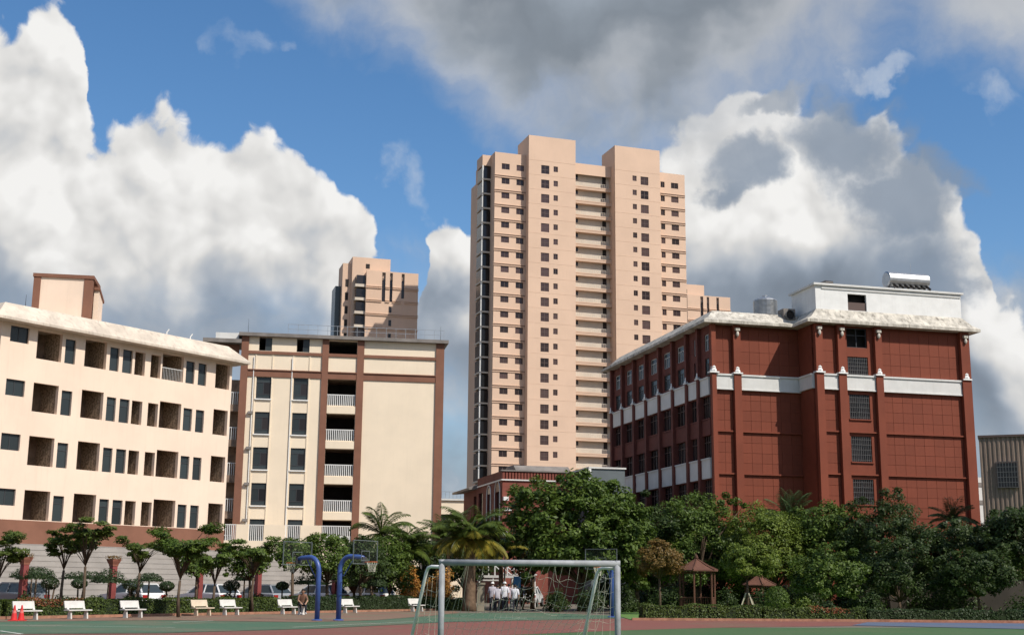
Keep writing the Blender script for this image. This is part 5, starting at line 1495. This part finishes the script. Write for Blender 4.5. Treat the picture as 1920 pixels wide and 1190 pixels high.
# ---- basketball stands
M['blue_steel'] = mat('blue painted steel', (0.045, 0.090, 0.28), 0.4, 0.12, 2.0, spec=0.5)
M['board'] = mat('board frame white', (0.62, 0.64, 0.66), 0.4)
M['board_edge'] = mat('board frame grey', (0.12, 0.14, 0.14), 0.5)
M['rim'] = mat('orange rim', (0.55, 0.12, 0.03), 0.5)
M['netc'] = mat('net cord', (0.66, 0.64, 0.52), 0.9)
def clear_mat(name, tint, alpha):
    m = bpy.data.materials.new(name); m.use_nodes = True; g = G(m.node_tree); b = g.n['Principled BSDF']
    b.inputs['Base Color'].default_value = (*tint, 1); b.inputs['Roughness'].default_value = 0.05; b.inputs['Alpha'].default_value = alpha
    return m
M['acrylic'] = clear_mat('clear backboard', (0.30, 0.34, 0.33), 0.015)
def hoop(loc, rz, label, lift=0.0):
    o = empty('basketball_stand', (*loc, 0.017), rz)
    tag(o, label, 'basketball hoop', 'basketball stands')
    zt = 2.72 + lift
    path = [(0, 0, 0), (0, 0, zt - 0.62)]
    for k in range(1, 9):
        a = math.pi / 2 * k / 8
        path.append((0.55 - 0.55 * math.cos(a), 0, zt - 0.62 + 0.62 * math.sin(a)))
    path.append((1.05, 0, zt - 0.02)); path.append((1.28, 0, zt - 0.06))
    MB().tube(path, [0.115] * 2 + [0.11] * 8 + [0.10, 0.09], 12).build('post', [M['blue_steel']], o, smooth=True)
    MB().lathe([(0.24, 0), (0.24, 0.03), (0.17, 0.06)], 12).build('base_plate', [M['blue_steel']], o)
    MB().tube([(0.20, 0, zt - 0.85), (0.75, 0, zt - 0.08)], 0.025, 6).build('brace', [M['blue_steel']], o)
    x = 1.36; z0, z1 = zt - 0.34, zt + 0.70
    bd = MB(); w = 0.9; t = 0.016
    bd.box(x - 0.02, x + 0.02, -w, w, z0, z0 + 2 * t); bd.box(x - 0.02, x + 0.02, -w, w, z1 - 2 * t, z1)
    bd.box(x - 0.02, x + 0.02, -w, -w + 2 * t, z0 + 2 * t, z1 - 2 * t); bd.box(x - 0.02, x + 0.02, w - 2 * t, w, z0 + 2 * t, z1 - 2 * t)
    bdo = bd.build('backboard', [M['board_edge']], o)
    MB().box(x - 0.005, x + 0.005, -w + 2 * t, w - 2 * t, z0 + 2 * t, z1 - 2 * t).build('board_pane', [M['acrylic']], bdo)
    q = MB()
    for a in ((-0.30, 0.30, z0 + 0.14, z0 + 0.17), (-0.30, 0.30, z0 + 0.56, z0 + 0.59), (-0.30, -0.27, z0 + 0.17, z0 + 0.56), (0.27, 0.30, z0 + 0.17, z0 + 0.56)): q.box(x + 0.007, x + 0.012, *a)
    q.build('target_square', [M['board_edge']], bdo)
    MB().box(1.26, x - 0.021, -0.14, 0.14, z0 + 0.05, z0 + 0.32).build('mount', [M['frame']], o)
    rz_ = z0 + 0.10; c = x + 0.38; r = 0.225
    ring = [(c + r * math.cos(2 * math.pi * k / 20), r * math.sin(2 * math.pi * k / 20), rz_) for k in range(21)]
    ro = MB().tube(ring, 0.016, 6, False).box(x + 0.021, c - r + 0.01, -0.05, 0.05, rz_ - 0.02, rz_ + 0.02).build('rim', [M['rim']], o)
    nt = MB()
    for k in range(12):
        a = 2 * math.pi * k / 12; b = a + 0.35
        nt.tube([(c + r * math.cos(a), r * math.sin(a), rz_), (c + r * 0.72 * math.cos(b), r * 0.72 * math.sin(b), rz_ - 0.22), (c + r * 0.58 * math.cos(a), r * 0.58 * math.sin(a), rz_ - 0.42)], 0.008, 4, False)
    nt.build('net', [M['netc']], ro)
    return o
hoop((-8.45, 58.2), R(144), 'blue basketball stand whose arm curves to the left')
hoop((-7.55, 58.5), R(-30), 'blue basketball stand whose arm curves to the right', 0.05)
hoop((5.35, 69.0), R(-118), 'basketball stand seen behind the right end of the goal', 0.05)

# ---- football goal
M['goal'] = mat('chipped white goal paint', (0.30, 0.31, 0.325), 0.55, 0.2, 4.0, streak=0.4, streak_col=(0.30, 0.29, 0.27))
M['goal_thin'] = mat('thin goal tube paint', (0.80, 0.80, 0.78), 0.45, 0.1, 3.0)
M['net'] = mat('goal net cord', (0.56, 0.55, 0.44), 0.9)
def goal():
    ang = R(-4.0)
    o = empty('football_goal', (-1.19, 23.1, 0.005), ang)
    tag(o, 'white football goal with sagging net in the foreground', 'goal')
    W, H, r = 3.07, 2.03, 0.053
    for x in (0, W): MB().tube([(x, 0, 0), (x, 0, H)], r, 14).build('post', [M['goal']], o, smooth=True)
    MB().tube([(-r, 0, H - r), (W + r, 0, H - r)], r + 0.003, 14).build('crossbar', [M['goal']], o, smooth=True)
    for x in (0, W):
        MB().tube([(x, 0.04, H - 0.13), (x - 0.24, 0.40, H - 0.12), (x - 0.31, 0.50, H - 0.14), (x - 0.35, 0.55, H - 0.22), (x - 0.74, 0.66, 0.03)], 0.03, 8).build('stanchion', [M['goal_thin']], o, smooth=True)
        MB().tube([(x, 0.0, 0.03), (x - 0.74, 0.66, 0.03)], 0.024, 8).build('ground_bar', [M['goal']], o)
    MB().tube([(-0.74, 0.66, 0.03), (W - 0.74, 0.66, 0.03)], 0.024, 8).build('back_bar', [M['goal']], o)
    rng = random.Random(5)
    nt = MB(); rr = 0.0028
    # the net hangs from the bar and drapes back to the ground bar, torn open on the left
    def pt(u, t):
        """u along the bar, t 0 at bar to 1 at the ground"""
        y = 0.10 + 0.42 * min(1, t * 2.2) + 0.14 * t
        z = (H - 0.10) * (1 - t) ** 0.92 + 0.04
        sag = 0.16 * math.sin(math.pi * min(1, t * 1.6)) * (0.6 + 0.4 * math.sin(u * 3.1))
        return (u - 0.62 * t + 0.05 * math.sin(t * 7 + u * 5) * (1 - t) + 0.10 * t * math.sin(u * 2), y, max(0.035, z - sag))
    n = 24
    for i in range(n + 1):
        u = W * i / n
        t0 = 0.0 if (i % 3 == 0 or i > n * 0.55) else rng.uniform(0.05, 0.3)
        nt.tube([pt(u, t0 + (1 - t0) * k / 9) for k in range(10)], rr, 4, False)
    for j, t in enumerate((0.12, 0.22, 0.32, 0.42, 0.52, 0.62, 0.71, 0.80, 0.88, 0.95)):
        u0 = 0.0 if j > 3 else W * (0.45 - 0.10 * j)
        nt.tube([pt(u0 + (W - u0) * k / 24, t + 0.015 * math.sin(k * 1.3)) for k in range(25)], rr * 0.8, 4, False)
    # loose tangled strands below the bar
    for (a, b, c, d) in ((0.40, 0.0, 0.20, 0.30), (0.42, 0.0, 0.62, 0.42), (0.40, 0.02, 0.46, 0.36), (2.0, 0.0, 2.25, 0.16), (2.25, 0.16, 2.70, 0.12), (2.02, 0.02, 2.16, 0.22), (2.75, 0.1, 3.1, 0.35), (3.05, 0.2, 2.65, 0.6), (3.08, 0.35, 2.75, 0.75)):
        nt.tube([pt(a, b), pt((a + c) / 2, (b + d) / 2 + 0.03), pt(c, d)], rr, 4, False)
    for x in (0, W):
        for k in range(1, 8):
            z = H * k / 8
            yb = 0.45 + (1 - z / H) * 0.2
            nt.tube([(x, 0.03, z), (x - 0.30 * yb, yb * 0.5, z - 0.06), (x - 0.62 * yb, yb, z - 0.02)], rr, 4, False)
        for k in range(1, 5): nt.tube([(x - 0.10 * k, 0.15 * k, H - 0.15 - 0.05 * k), (x - 0.13 * k, 0.2 * k, 0.9), (x - 0.16 * k, 0.24 * k, 0.05)], rr, 4, False)
    nt.build('net', [M['net']], o)
    return o
goal()

# ---- timber pavilions
M['tile'] = mat('terracotta pavilion roof', (0.13, 0.058, 0.038), 0.8, 0.2, 2.0, 0.4, 10)
M['timber'] = mat('brown timber', (0.11, 0.050, 0.032), 0.75, 0.2, 2.0)
def pavilion(loc, label, r, ze, za, rot, seat=True):
    o = empty('wooden_pavilion', (*loc, 0.02), rot); tag(o, label, 'pavilion', 'wooden pavilions')
    n = 6
    P = [(r * math.cos(2 * math.pi * k / n), r * math.sin(2 * math.pi * k / n)) for k in range(n)]
    for k in range(n):
        a, b = P[k], P[(k + 1) % n]
        q = MB()
        # each roof slope with a swept eave, plus courses of tile
        m1 = [(p[0] * 0.55, p[1] * 0.55, ze + (za - ze) * 0.38) for p in (a, b)]
        q.face((*a, ze), (*b, ze), m1[1], m1[0]); q.face(m1[0], m1[1], (0.02 * b[0], 0.02 * b[1], za), (0.02 * a[0], 0.02 * a[1], za))
        q.face((*b, ze - 0.07), (*a, ze - 0.07), (0, 0, ze + 0.05))
        q.face((*a, ze - 0.07), (*b, ze - 0.07), (*b, ze), (*a, ze))
        q.build('roof_slope', [M['tile']], o)
        MB().tube([(*a, ze + 0.02), (*m1[0][:2], m1[0][2] + 0.02), (0, 0, za + 0.02)], 0.045, 5).build('ridge', [M['timber']], o)
        c = (a[0] * 0.82, a[1] * 0.82); d = (b[0] * 0.82, b[1] * 0.82)
        MB().tube([(*c, 0), (*c, ze + 0.03)], 0.065, 8).build('post', [M['timber']], o)
        MB().tube([(*c, ze - 0.16), (*d, ze - 0.16)], 0.045, 6).build('beam', [M['timber']], o)
        if seat and k != 4:
            MB().tube([(*c, 0.95), (*d, 0.95)], 0.035, 6).build('rail', [M['timber']], o)
            s_ = MB()
            for t in range(1, 6):
                x, y = c[0] + (d[0] - c[0]) * t / 6, c[1] + (d[1] - c[1]) * t / 6
                s_.box(x - 0.02, x + 0.02, y - 0.02, y + 0.02, 0.42, 0.95)
            s_.build('balusters', [M['timber']], o)
            i0, i1 = (c[0] * 0.8, c[1] * 0.8), (d[0] * 0.8, d[1] * 0.8)
            MB().face((*c, 0.42), (*d, 0.42), (*i1, 0.42), (*i0, 0.42)).face((*i0, 0.37), (*i1, 0.37), (*d, 0.37), (*c, 0.37)).face((*i0, 0.42), (*i1, 0.42), (*i1, 0.37), (*i0, 0.37)).build('seat', [M['timber']], o)
    MB().lathe([(0.07, za - 0.02), (0.10, za + 0.08), (0.03, za + 0.25)], 8).build('finial', [M['timber']], o)
    return o
pavilion((11.4, 80.0), 'six sided wooden pavilion with brown tiled roof behind the right hedge', 1.35, 2.58, 3.25, R(12))
pavilion((16.3, 86.0), 'lower tiled pavilion roof half hidden behind the small bright tree', 1.15, 1.75, 2.40, R(30))

# ---- entrance canopy with white frames
def canopy():
    o = empty('entrance_canopy', (-2.7, 96.0, 0), R(-6)); tag(o, 'white framed entrance canopy with red roof sheet behind the walkers', 'canopy')
    W = 4.4
    for x in (0.1, 1.5, 2.9, 4.3): MB().tube([(x, 0, 0), (x, 0, 2.12)], 0.06, 8).build('column', [M['white']], o)
    MB().box(0, W, -0.08, 0.08, 2.12, 2.30).build('fascia', [M['white']], o)
    MB().box(0.3, 2.0, -0.06, 0.06, 1.90, 2.0).build('lower_beam', [M['white']], o)
    for i in range(7):
        x = 0.25 + i * 0.46
        MB().box(x - 0.045, x + 0.045, -0.05, 0.05, 2.302, 3.25 - 0.06 * i).build('upright', [M['white']], o)
    for i in range(3, 8):
        x = 0.25 + i * 0.46
        MB().tube([(x, 0, 3.1 - 0.04 * i), (x + 0.75, 0, 2.34)], 0.035, 6).build('brace', [M['white']], o)
    MB().prism([(2.2, 3.35), (W + 0.35, 2.42), (W + 0.35, 2.48), (2.2, 3.42)], 'y', 0.12, 3.0).build('roof_sheet', [M['pillar']], o)
    MB().box(2.2, W + 0.3, 0.13, 0.19, 2.32, 2.42).build('roof_edge', [M['white']], o)
    for x in (0.1, 4.3): MB().tube([(x, 2.9, 0), (x, 2.9, 2.9 if x < 1 else 2.4)], 0.06, 8).build('column', [M['white']], o)
canopy()
o = empty('gate_pillar', (-1.85, 84.6, 0)); tag(o, 'grey stone gate pillar between the thick palm trunk and the walkers', 'pillar')
gm = mat('grey gate stone', (0.30, 0.27, 0.21), 0.85, 0.12, 1.5)
MB().box(-0.24, 0.24, -0.2, 0.2, 0, 1.62).build('shaft', [gm], o); MB().box(-0.30, 0.30, -0.26, 0.26, 1.622, 1.75).build('cap', [gm], o)
o = empty('blue_sign', (0.5, 88.0, 0)); tag(o, 'plain blue upright sign board right of the walkers', 'sign')
MB().box(-0.24, 0.24, -0.03, 0.03, 1.42, 2.18).build('panel', [mat('sign blue', (0.10, 0.32, 0.62), 0.5)], o)
for x in (-0.2, 0.2): MB().tube([(x, 0, 0), (x, 0, 1.419)], 0.025, 6).build('post', [M['steel']], o)
o = empty('garden_lamp', (-0.35, 90.0, 0)); tag(o, 'garden lamp with a white globe among the palm fronds', 'lamp')
MB().tube([(0, 0, 0), (0, 0, 4.85)], [0.06, 0.035], 8).build('post', [M['frame']], o)
MB().lathe([(0.06, 4.852), (0.17, 4.92), (0.22, 5.05), (0.17, 5.20), (0.05, 5.27)], 12).build('globe', [M['white']], o, smooth=True)
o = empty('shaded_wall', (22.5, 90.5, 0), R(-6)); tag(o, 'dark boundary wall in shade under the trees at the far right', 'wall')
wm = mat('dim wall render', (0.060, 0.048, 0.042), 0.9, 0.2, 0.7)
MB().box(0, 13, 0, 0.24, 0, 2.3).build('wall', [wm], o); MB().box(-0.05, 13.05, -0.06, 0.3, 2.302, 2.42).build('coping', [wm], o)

# ---- parked cars behind the left hedge
def make_car(paint):
    o = empty('parked_car')
    L, Wd = 4.3, 1.75
    prof = [(-2.1, 0.32), (-2.15, 0.55), (-2.08, 0.88), (-1.95, 0.98), (-0.2, 0.98), (0.9, 0.94), (1.75, 0.84), (2.08, 0.70), (2.15, 0.48), (2.1, 0.30)]
    b = MB(); n = len(prof)
    W = [0.80, 0.86, 0.86, 0.82, 0.83, 0.82, 0.80, 0.76, 0.76, 0.74]
    for s in (-1, 1): pass
    for i in range(n - 1):
        (x0, z0), (x1, z1) = prof[i], prof[i + 1]
        b.face((x0, -W[i], z0), (x0, W[i], z0), (x1, W[i + 1], z1), (x1, -W[i + 1], z1))
    for s in (-1, 1):
        b.face(*[(prof[i][0], s * W[i], prof[i][1]) for i in (range(n) if s < 0 else range(n)[::-1])])
    b.face((-2.1, -0.8, 0.32), (2.1, -0.74, 0.30), (2.1, 0.74, 0.30), (-2.1, 0.8, 0.32))
    b.build('body', [paint], o)
    cab = [(-1.98, 0.982, 0.78), (-1.55, 1.42, 0.62), (0.15, 1.46, 0.60), (0.95, 0.945, 0.76)]
    g_ = MB()
    for i in range(3):
        (x0, z0, w0), (x1, z1, w1) = cab[i], cab[i + 1]
        if i == 1: continue
        g_.face((x0, -w0, z0), (x0, w0, z0), (x1, w1, z1), (x1, -w1, z1))
    for s in (-1, 1): g_.face(*[(c[0], s * c[2], c[1]) for c in (cab if s < 0 else cab[::-1])])
    g_.build('windows', [M['glass']], o)
    r_ = MB(); r_.box(-1.56, 0.17, -0.62, 0.62, 1.425, 1.50)
    for s in (-1, 1):
        for (xa, za, wa), (xb, zb, wb) in ((cab[0], cab[1]), (cab[3], cab[2])): r_.tube([(xa, s * wa, za), (xb, s * wb, zb)], 0.05, 5)
        r_.tube([(-0.6, s * 0.79, 0.985), (-0.6, s * 0.62, 1.44)], 0.04, 5)
    r_.build('roof', [paint], o)
    for x in (-1.35, 1.35):
        for s in (-1, 1):
            w = MB().tube([(0, -0.1, 0), (0, 0.1, 0)], 0.315, 16).build('wheel', [M['tyre']], o, (x, s * 0.76, 0.315))
            MB().tube([(0, -0.108, 0), (0, 0.108, 0)], 0.19, 12).build('rim', [M['steel']], w)
    for s in (-1, 1):
        MB().box(-2.16, -2.06, s * 0.66 - 0.16, s * 0.66 + 0.16, 0.70, 0.86).build('tail_light', [M['tail']], o)
        MB().box(1.93, 2.10, s * 0.56 - 0.17, s * 0.56 + 0.17, 0.62, 0.74).build('headlight', [M['board']], o)
    MB().box(-2.19, -2.08, -0.26, 0.26, 0.50, 0.64).build('number_plate', [M['board']], o)
    MB().box(-2.20, -2.09, -0.80, 0.80, 0.33, 0.46).build('bumper', [M['frame']], o)
    return o
M['tyre'] = mat('tyre rubber', (0.02, 0.02, 0.02), 0.9)
M['tail'] = mat('tail light red', (0.35, 0.02, 0.02), 0.3)
paints = {'white': mat('white car paint', (0.74, 0.75, 0.75), 0.25, spec=0.5), 'grey': mat('grey car paint', (0.20, 0.22, 0.24), 0.25, spec=0.5), 'silver': mat('silver car paint', (0.42, 0.44, 0.46), 0.28, metal=0.3, spec=0.5)}
protos = {k: make_car(v) for k, v in paints.items()}
used = set()
CARS = [('grey', (-26.9, 71.5), 'grey car behind the hedge at the left edge'), ('white', (-21.9, 76.3), 'white car left of the second red pillar'),
        ('white', (-18.4, 80.3), 'white car left of the fullest young tree trunk'), ('silver', (-15.7, 83.0), 'silver car behind the fourth and fifth benches'),
        ('white', (-12.6, 86.2), 'white car framed between the blue basketball posts'), ('white', (-9.8, 89.6), 'white car right of the blue basketball posts'), ('white', (1.5, 100.5), 'white car parked right of the blue sign, beyond the canopy')]
for k, p, lab in CARS:
    o = protos[k] if k not in used else copy_tree(protos[k]); used.add(k)
    o.location = (*p, 0.03); o.rotation_euler = (0, 0, R(144 if p[0] < 0 else 80)); tag(o, lab, 'car', 'parked cars')
# ================================================================== people
M['skin'] = mat('skin', (0.42, 0.25, 0.17), 0.6)
M['hair'] = mat('black hair', (0.018, 0.014, 0.012), 0.6)
M['trousers'] = mat('dark navy trousers', (0.022, 0.024, 0.032), 0.9, 0.2, 6.0)
M['shoe'] = mat('pale trainers', (0.45, 0.44, 0.43), 0.7)
M['eye'] = mat('dark eye', (0.02, 0.015, 0.012), 0.4)
SH = {'white': mat('white shirt', (0.66, 0.65, 0.68), 0.9, 0.06, 5.0), 'grey': mat('pale grey shirt', (0.47, 0.44, 0.48), 0.9, 0.06, 5.0), 'lilac': mat('pale lilac shirt', (0.50, 0.40, 0.45), 0.9, 0.06, 5.0), 'tan': mat('tan shirt', (0.20, 0.11, 0.075), 0.9, 0.08, 5.0)}
CAPM = mat('white cap cloth', (0.74, 0.74, 0.72), 0.85)

def person(loc, rz, h, shirt, label, pose='walk', phase=1, cap=False, group=None, z0=0.02):
    o = empty('person', (*loc, z0), rz); tag(o, label, 'person', group)
    k = h / 1.70
    J, E, L = [], [], []                      # joints (pos, radius), edges, labels
    def j(p, r): J.append((Vector(p), r)); return len(J) - 1
    def e(a, b, lab): E.append((a, b)); L.append(lab)
    if pose == 'walk':
        dz, lean = 0.0, 0.02
        pel = j((0, 0, 0.95), 0.150); wa = j((0, lean * 0.4, 1.10), 0.145); ch = j((0, lean, 1.30), 0.165); nb = j((0, lean, 1.455), 0.070)
        legs = []
        for s in (-1, 1):
            f = 0.14 * s * phase
            legs.append([((s * 0.095, 0, 0.88), 0.098), ((s * 0.10, f * 0.75 + 0.03, 0.50), 0.068), ((s * 0.10, f - 0.05 if f < 0 else f, 0.09), 0.048), ((s * 0.115, f + 0.12, 0.042), 0.040)])
        arms = [[((s * 0.185, lean, 1.41), 0.066), ((s * 0.245, -0.10 * s * phase, 1.15), 0.050), ((s * 0.25, -0.16 * s * phase + 0.05, 0.92), 0.031)] for s in (-1, 1)]
        head = (0, lean + 0.02)
        zh = 1.0
    else:
        zs = 0.42; lean = 0.20
        pel = j((0, -0.02, zs + 0.11), 0.155); wa = j((0, 0.05, zs + 0.26), 0.150); ch = j((0, lean, zs + 0.47), 0.165); nb = j((0, lean + 0.07, zs + 0.60), 0.070)
        legs = [[((s * 0.10, 0.08, zs + 0.08), 0.095), ((s * 0.14, 0.45, zs + 0.07), 0.070), ((s * 0.13, 0.46, 0.09), 0.048), ((s * 0.14, 0.62, 0.042), 0.040)] for s in (-1, 1)]
        arms = [[((s * 0.18, lean, zs + 0.55), 0.066), ((s * 0.25, lean + 0.12, zs + 0.30), 0.050), ((s * 0.15, lean + 0.30, zs + 0.19), 0.031)] for s in (-1, 1)]
        head = (0, lean + 0.11); zh = None
    e(pel, wa, 'shirt'); e(wa, ch, 'shirt'); e(ch, nb, 'shirt')
    zb = J[nb][0].z
    hd = [((head[0], head[1] - 0.01, zb + 0.075), 0.062), ((head[0], head[1] + 0.01, zb + 0.155), 0.098), ((head[0], head[1], zb + 0.215), 0.080)]
    p = nb
    for q, r in hd: c = j(q, r); e(p, c, 'head'); p = c
    for lg in legs:
        p = pel
        for i, (q, r) in enumerate(lg): c = j(q, r); e(p, c, 'shoe' if i == 3 else 'leg'); p = c
    for si, am in zip((-1, 1), arms):
        p = ch
        for i, (q, r) in enumerate(am): c = j(q, r); e(p, c, 'shirt' if i < 2 else 'skin'); p = c
        w = Vector(am[2][0]); fw = (Vector(am[2][0]) - Vector(am[1][0])).normalized()
        pal = j(w + fw * 0.075, 0.034); e(p, pal, 'skin')
        side = Vector((0, 1, 0)) if pose == 'walk' else Vector((1, 0, 0)); inn = Vector((-si, 0, 0)) if pose == 'walk' else Vector((0, 0, -1))
        for n_, (off, ln) in enumerate(((-0.026, 0.060), (-0.009, 0.074), (0.009, 0.070), (0.026, 0.056))):
            a = j(w + fw * 0.105 + side * off, 0.0095); e(pal, a, 'skin')
            b = j(w + fw * (0.105 + ln * 0.55) + side * off + inn * 0.008, 0.0090); e(a, b, 'skin')
            d = j(w + fw * (0.105 + ln) + side * off + inn * 0.026, 0.0080); e(b, d, 'skin')
        a = j(w + fw * 0.06 + side * 0.042 + inn * 0.01, 0.0105); e(pal, a, 'skin')
        b = j(w + fw * 0.105 + side * 0.058 + inn * 0.022, 0.0092); e(a, b, 'skin')
    me = bpy.data.meshes.new('skeleton'); me.from_pydata([tuple(q * k) for q, r in J], E, [])
    so = bpy.data.objects.new('skeleton', me); COL.objects.link(so)
    so.modifiers.new('s', 'SKIN').use_smooth_shade = True
    sv = me.skin_vertices[0].data if me.skin_vertices else None
    if sv is None:
        me.attributes  # skin layer is created with the modifier through the data layer below
        import bmesh
        bm = bmesh.new(); bm.from_mesh(me); bm.verts.layers.skin.verify(); bm.to_mesh(me); bm.free(); sv = me.skin_vertices[0].data
    for i, (q, r) in enumerate(J):
        wide = 1.18 if i in (pel, wa, ch) else 1.0
        sv[i].radius = (r * k * wide, r * k * (0.78 if i in (pel, wa, ch) else 1.0)); sv[i].use_root = (i == pel)
    so.modifiers.new('d', 'SUBSURF').levels = 1
    dg = bpy.context.evaluated_depsgraph_get()
    bm_ = bpy.data.meshes.new_from_object(so.evaluated_get(dg))
    bpy.data.objects.remove(so, do_unlink=True)
    bm_.name = 'body'
    bm_.materials.clear()
    for m_ in (SH[shirt], M['trousers'], M['skin'], M['shoe']): bm_.materials.append(m_)
    A = np.array([tuple(J[a][0] * k) for a, b in E]); B = np.array([tuple(J[b][0] * k) for a, b in E])
    rad = np.array([(J[a][1] + J[b][1]) / 2 for a, b in E])
    idx = {'shirt': 0, 'leg': 1, 'skin': 2, 'head': 2, 'shoe': 3}
    mi = []
    for f in bm_.polygons:
        c = np.array(f.center); d = B - A; t = np.clip(((c - A) * d).sum(1) / np.maximum((d * d).sum(1), 1e-9), 0, 1)
        q = np.linalg.norm(A + d * t[:, None] - c, axis=1) - rad * 0.9
        lab = L[int(np.argmin(q))]
        if lab == 'leg' and pose == 'walk' and c[2] > 0.86 * k: lab = 'shirt'
        mi.append(idx[lab])
    bm_.polygons.foreach_set('material_index', mi); bm_.polygons.foreach_set('use_smooth', [True] * len(mi))
    body = obj('body', bm_, o)
    hc = Vector(hd[1][0]) * k
    # hair (or cap), ears, face
    def shell(name, r, zmin, back, m_, sc=(1, 1, 1)):
        b = MB(); n, mrows = 14, 8
        for a in range(mrows):
            for c in range(n):
                q = []
                for aa, cc in ((a, c), (a, c + 1), (a + 1, c + 1), (a + 1, c)):
                    th = math.pi * 0.5 * aa / mrows * (1.35 if back else 0.95); ph = 2 * math.pi * cc / n
                    lim = 1.0 if not back else (1.0 - 0.42 * max(0, math.sin(ph)))
                    th *= lim
                    q.append((hc.x + r * sc[0] * math.sin(th) * math.cos(ph), hc.y + r * sc[1] * math.sin(th) * math.sin(ph), hc.z + 0.03 * k + r * sc[2] * math.cos(th)))
                b.face(*q)
        return b.build(name, [m_], o, smooth=True)
    shell('hair', 0.104 * k, 0, True, M['hair'], (0.94, 1.0, 1.02))
    if cap:
        shell('cap', 0.112 * k, 0, False, CAPM, (1.0, 1.05, 1.08))
        MB().prism([(-0.08 * k + hc.x, hc.y + 0.09 * k), (0.08 * k + hc.x, hc.y + 0.09 * k), (0.05 * k + hc.x, hc.y + 0.19 * k), (-0.05 * k + hc.x, hc.y + 0.19 * k)], 'z', hc.z + 0.035 * k, hc.z + 0.05 * k).build('cap_peak', [CAPM], o)
    for s in (-1, 1):
        MB().lathe([(0.004, -0.03), (0.018, -0.01), (0.02, 0.012), (0.006, 0.03)], 8).build('ear', [M['skin']], o, (hc.x + s * 0.094 * k, hc.y, hc.z - 0.005))
        MB().lathe([(0.003, -0.008), (0.012, 0), (0.003, 0.008)], 8).build('eye', [M['eye']], o, (hc.x + s * 0.033 * k, hc.y + 0.088 * k, hc.z + 0.004))
    MB().prism([(-0.014, -0.03), (0.014, -0.03), (0.0, 0.03)], 'y', 0.0, 0.022).build('nose', [M['skin']], o, (hc.x, hc.y + 0.088 * k, hc.z - 0.012))
    MB().box(-0.024, 0.024, 0, 0.01, -0.005, 0.005).build('mouth', [M['pillar']], o, (hc.x, hc.y + 0.080 * k, hc.z - 0.062 * k))
    return o
GPp = 'students walking away beyond the goal'
person((-1.05, 80.6), R(-6), 1.72, 'grey', 'person in pale grey shirt and white cap walking away, leftmost of the group', 'walk', 1, True, GPp)
person((-0.72, 79.9), R(4), 1.58, 'grey', 'bareheaded person in pale grey shirt, second from the left in the group', 'walk', -1, False, GPp)
person((-0.30, 80.0), R(0), 1.74, 'white', 'person in white shirt and white cap walking in the middle of the group', 'walk', 1, True, GPp)
person((-0.02, 80.9), R(8), 1.64, 'lilac', 'person in pale lilac shirt half hidden behind the white capped one', 'walk', -1, False, GPp)
person((0.33, 79.2), R(-4), 1.60, 'white', 'person in bright white shirt at the right end of the group', 'walk', 1, False, GPp)
st = empty('stone_stool', (-10.75, 68.35, 0.03)); tag(st, 'low stone stool under the seated person', 'stool')
MB().lathe([(0.20, 0), (0.17, 0.08), (0.17, 0.32), (0.21, 0.42)], 14).build('stool', [M['bench']], st)
person((-10.75, 68.35), R(200), 1.70, 'tan', 'person in tan top and dark trousers sitting by the hedge beside the left blue post', 'sit', 1, False, None, 0.03)
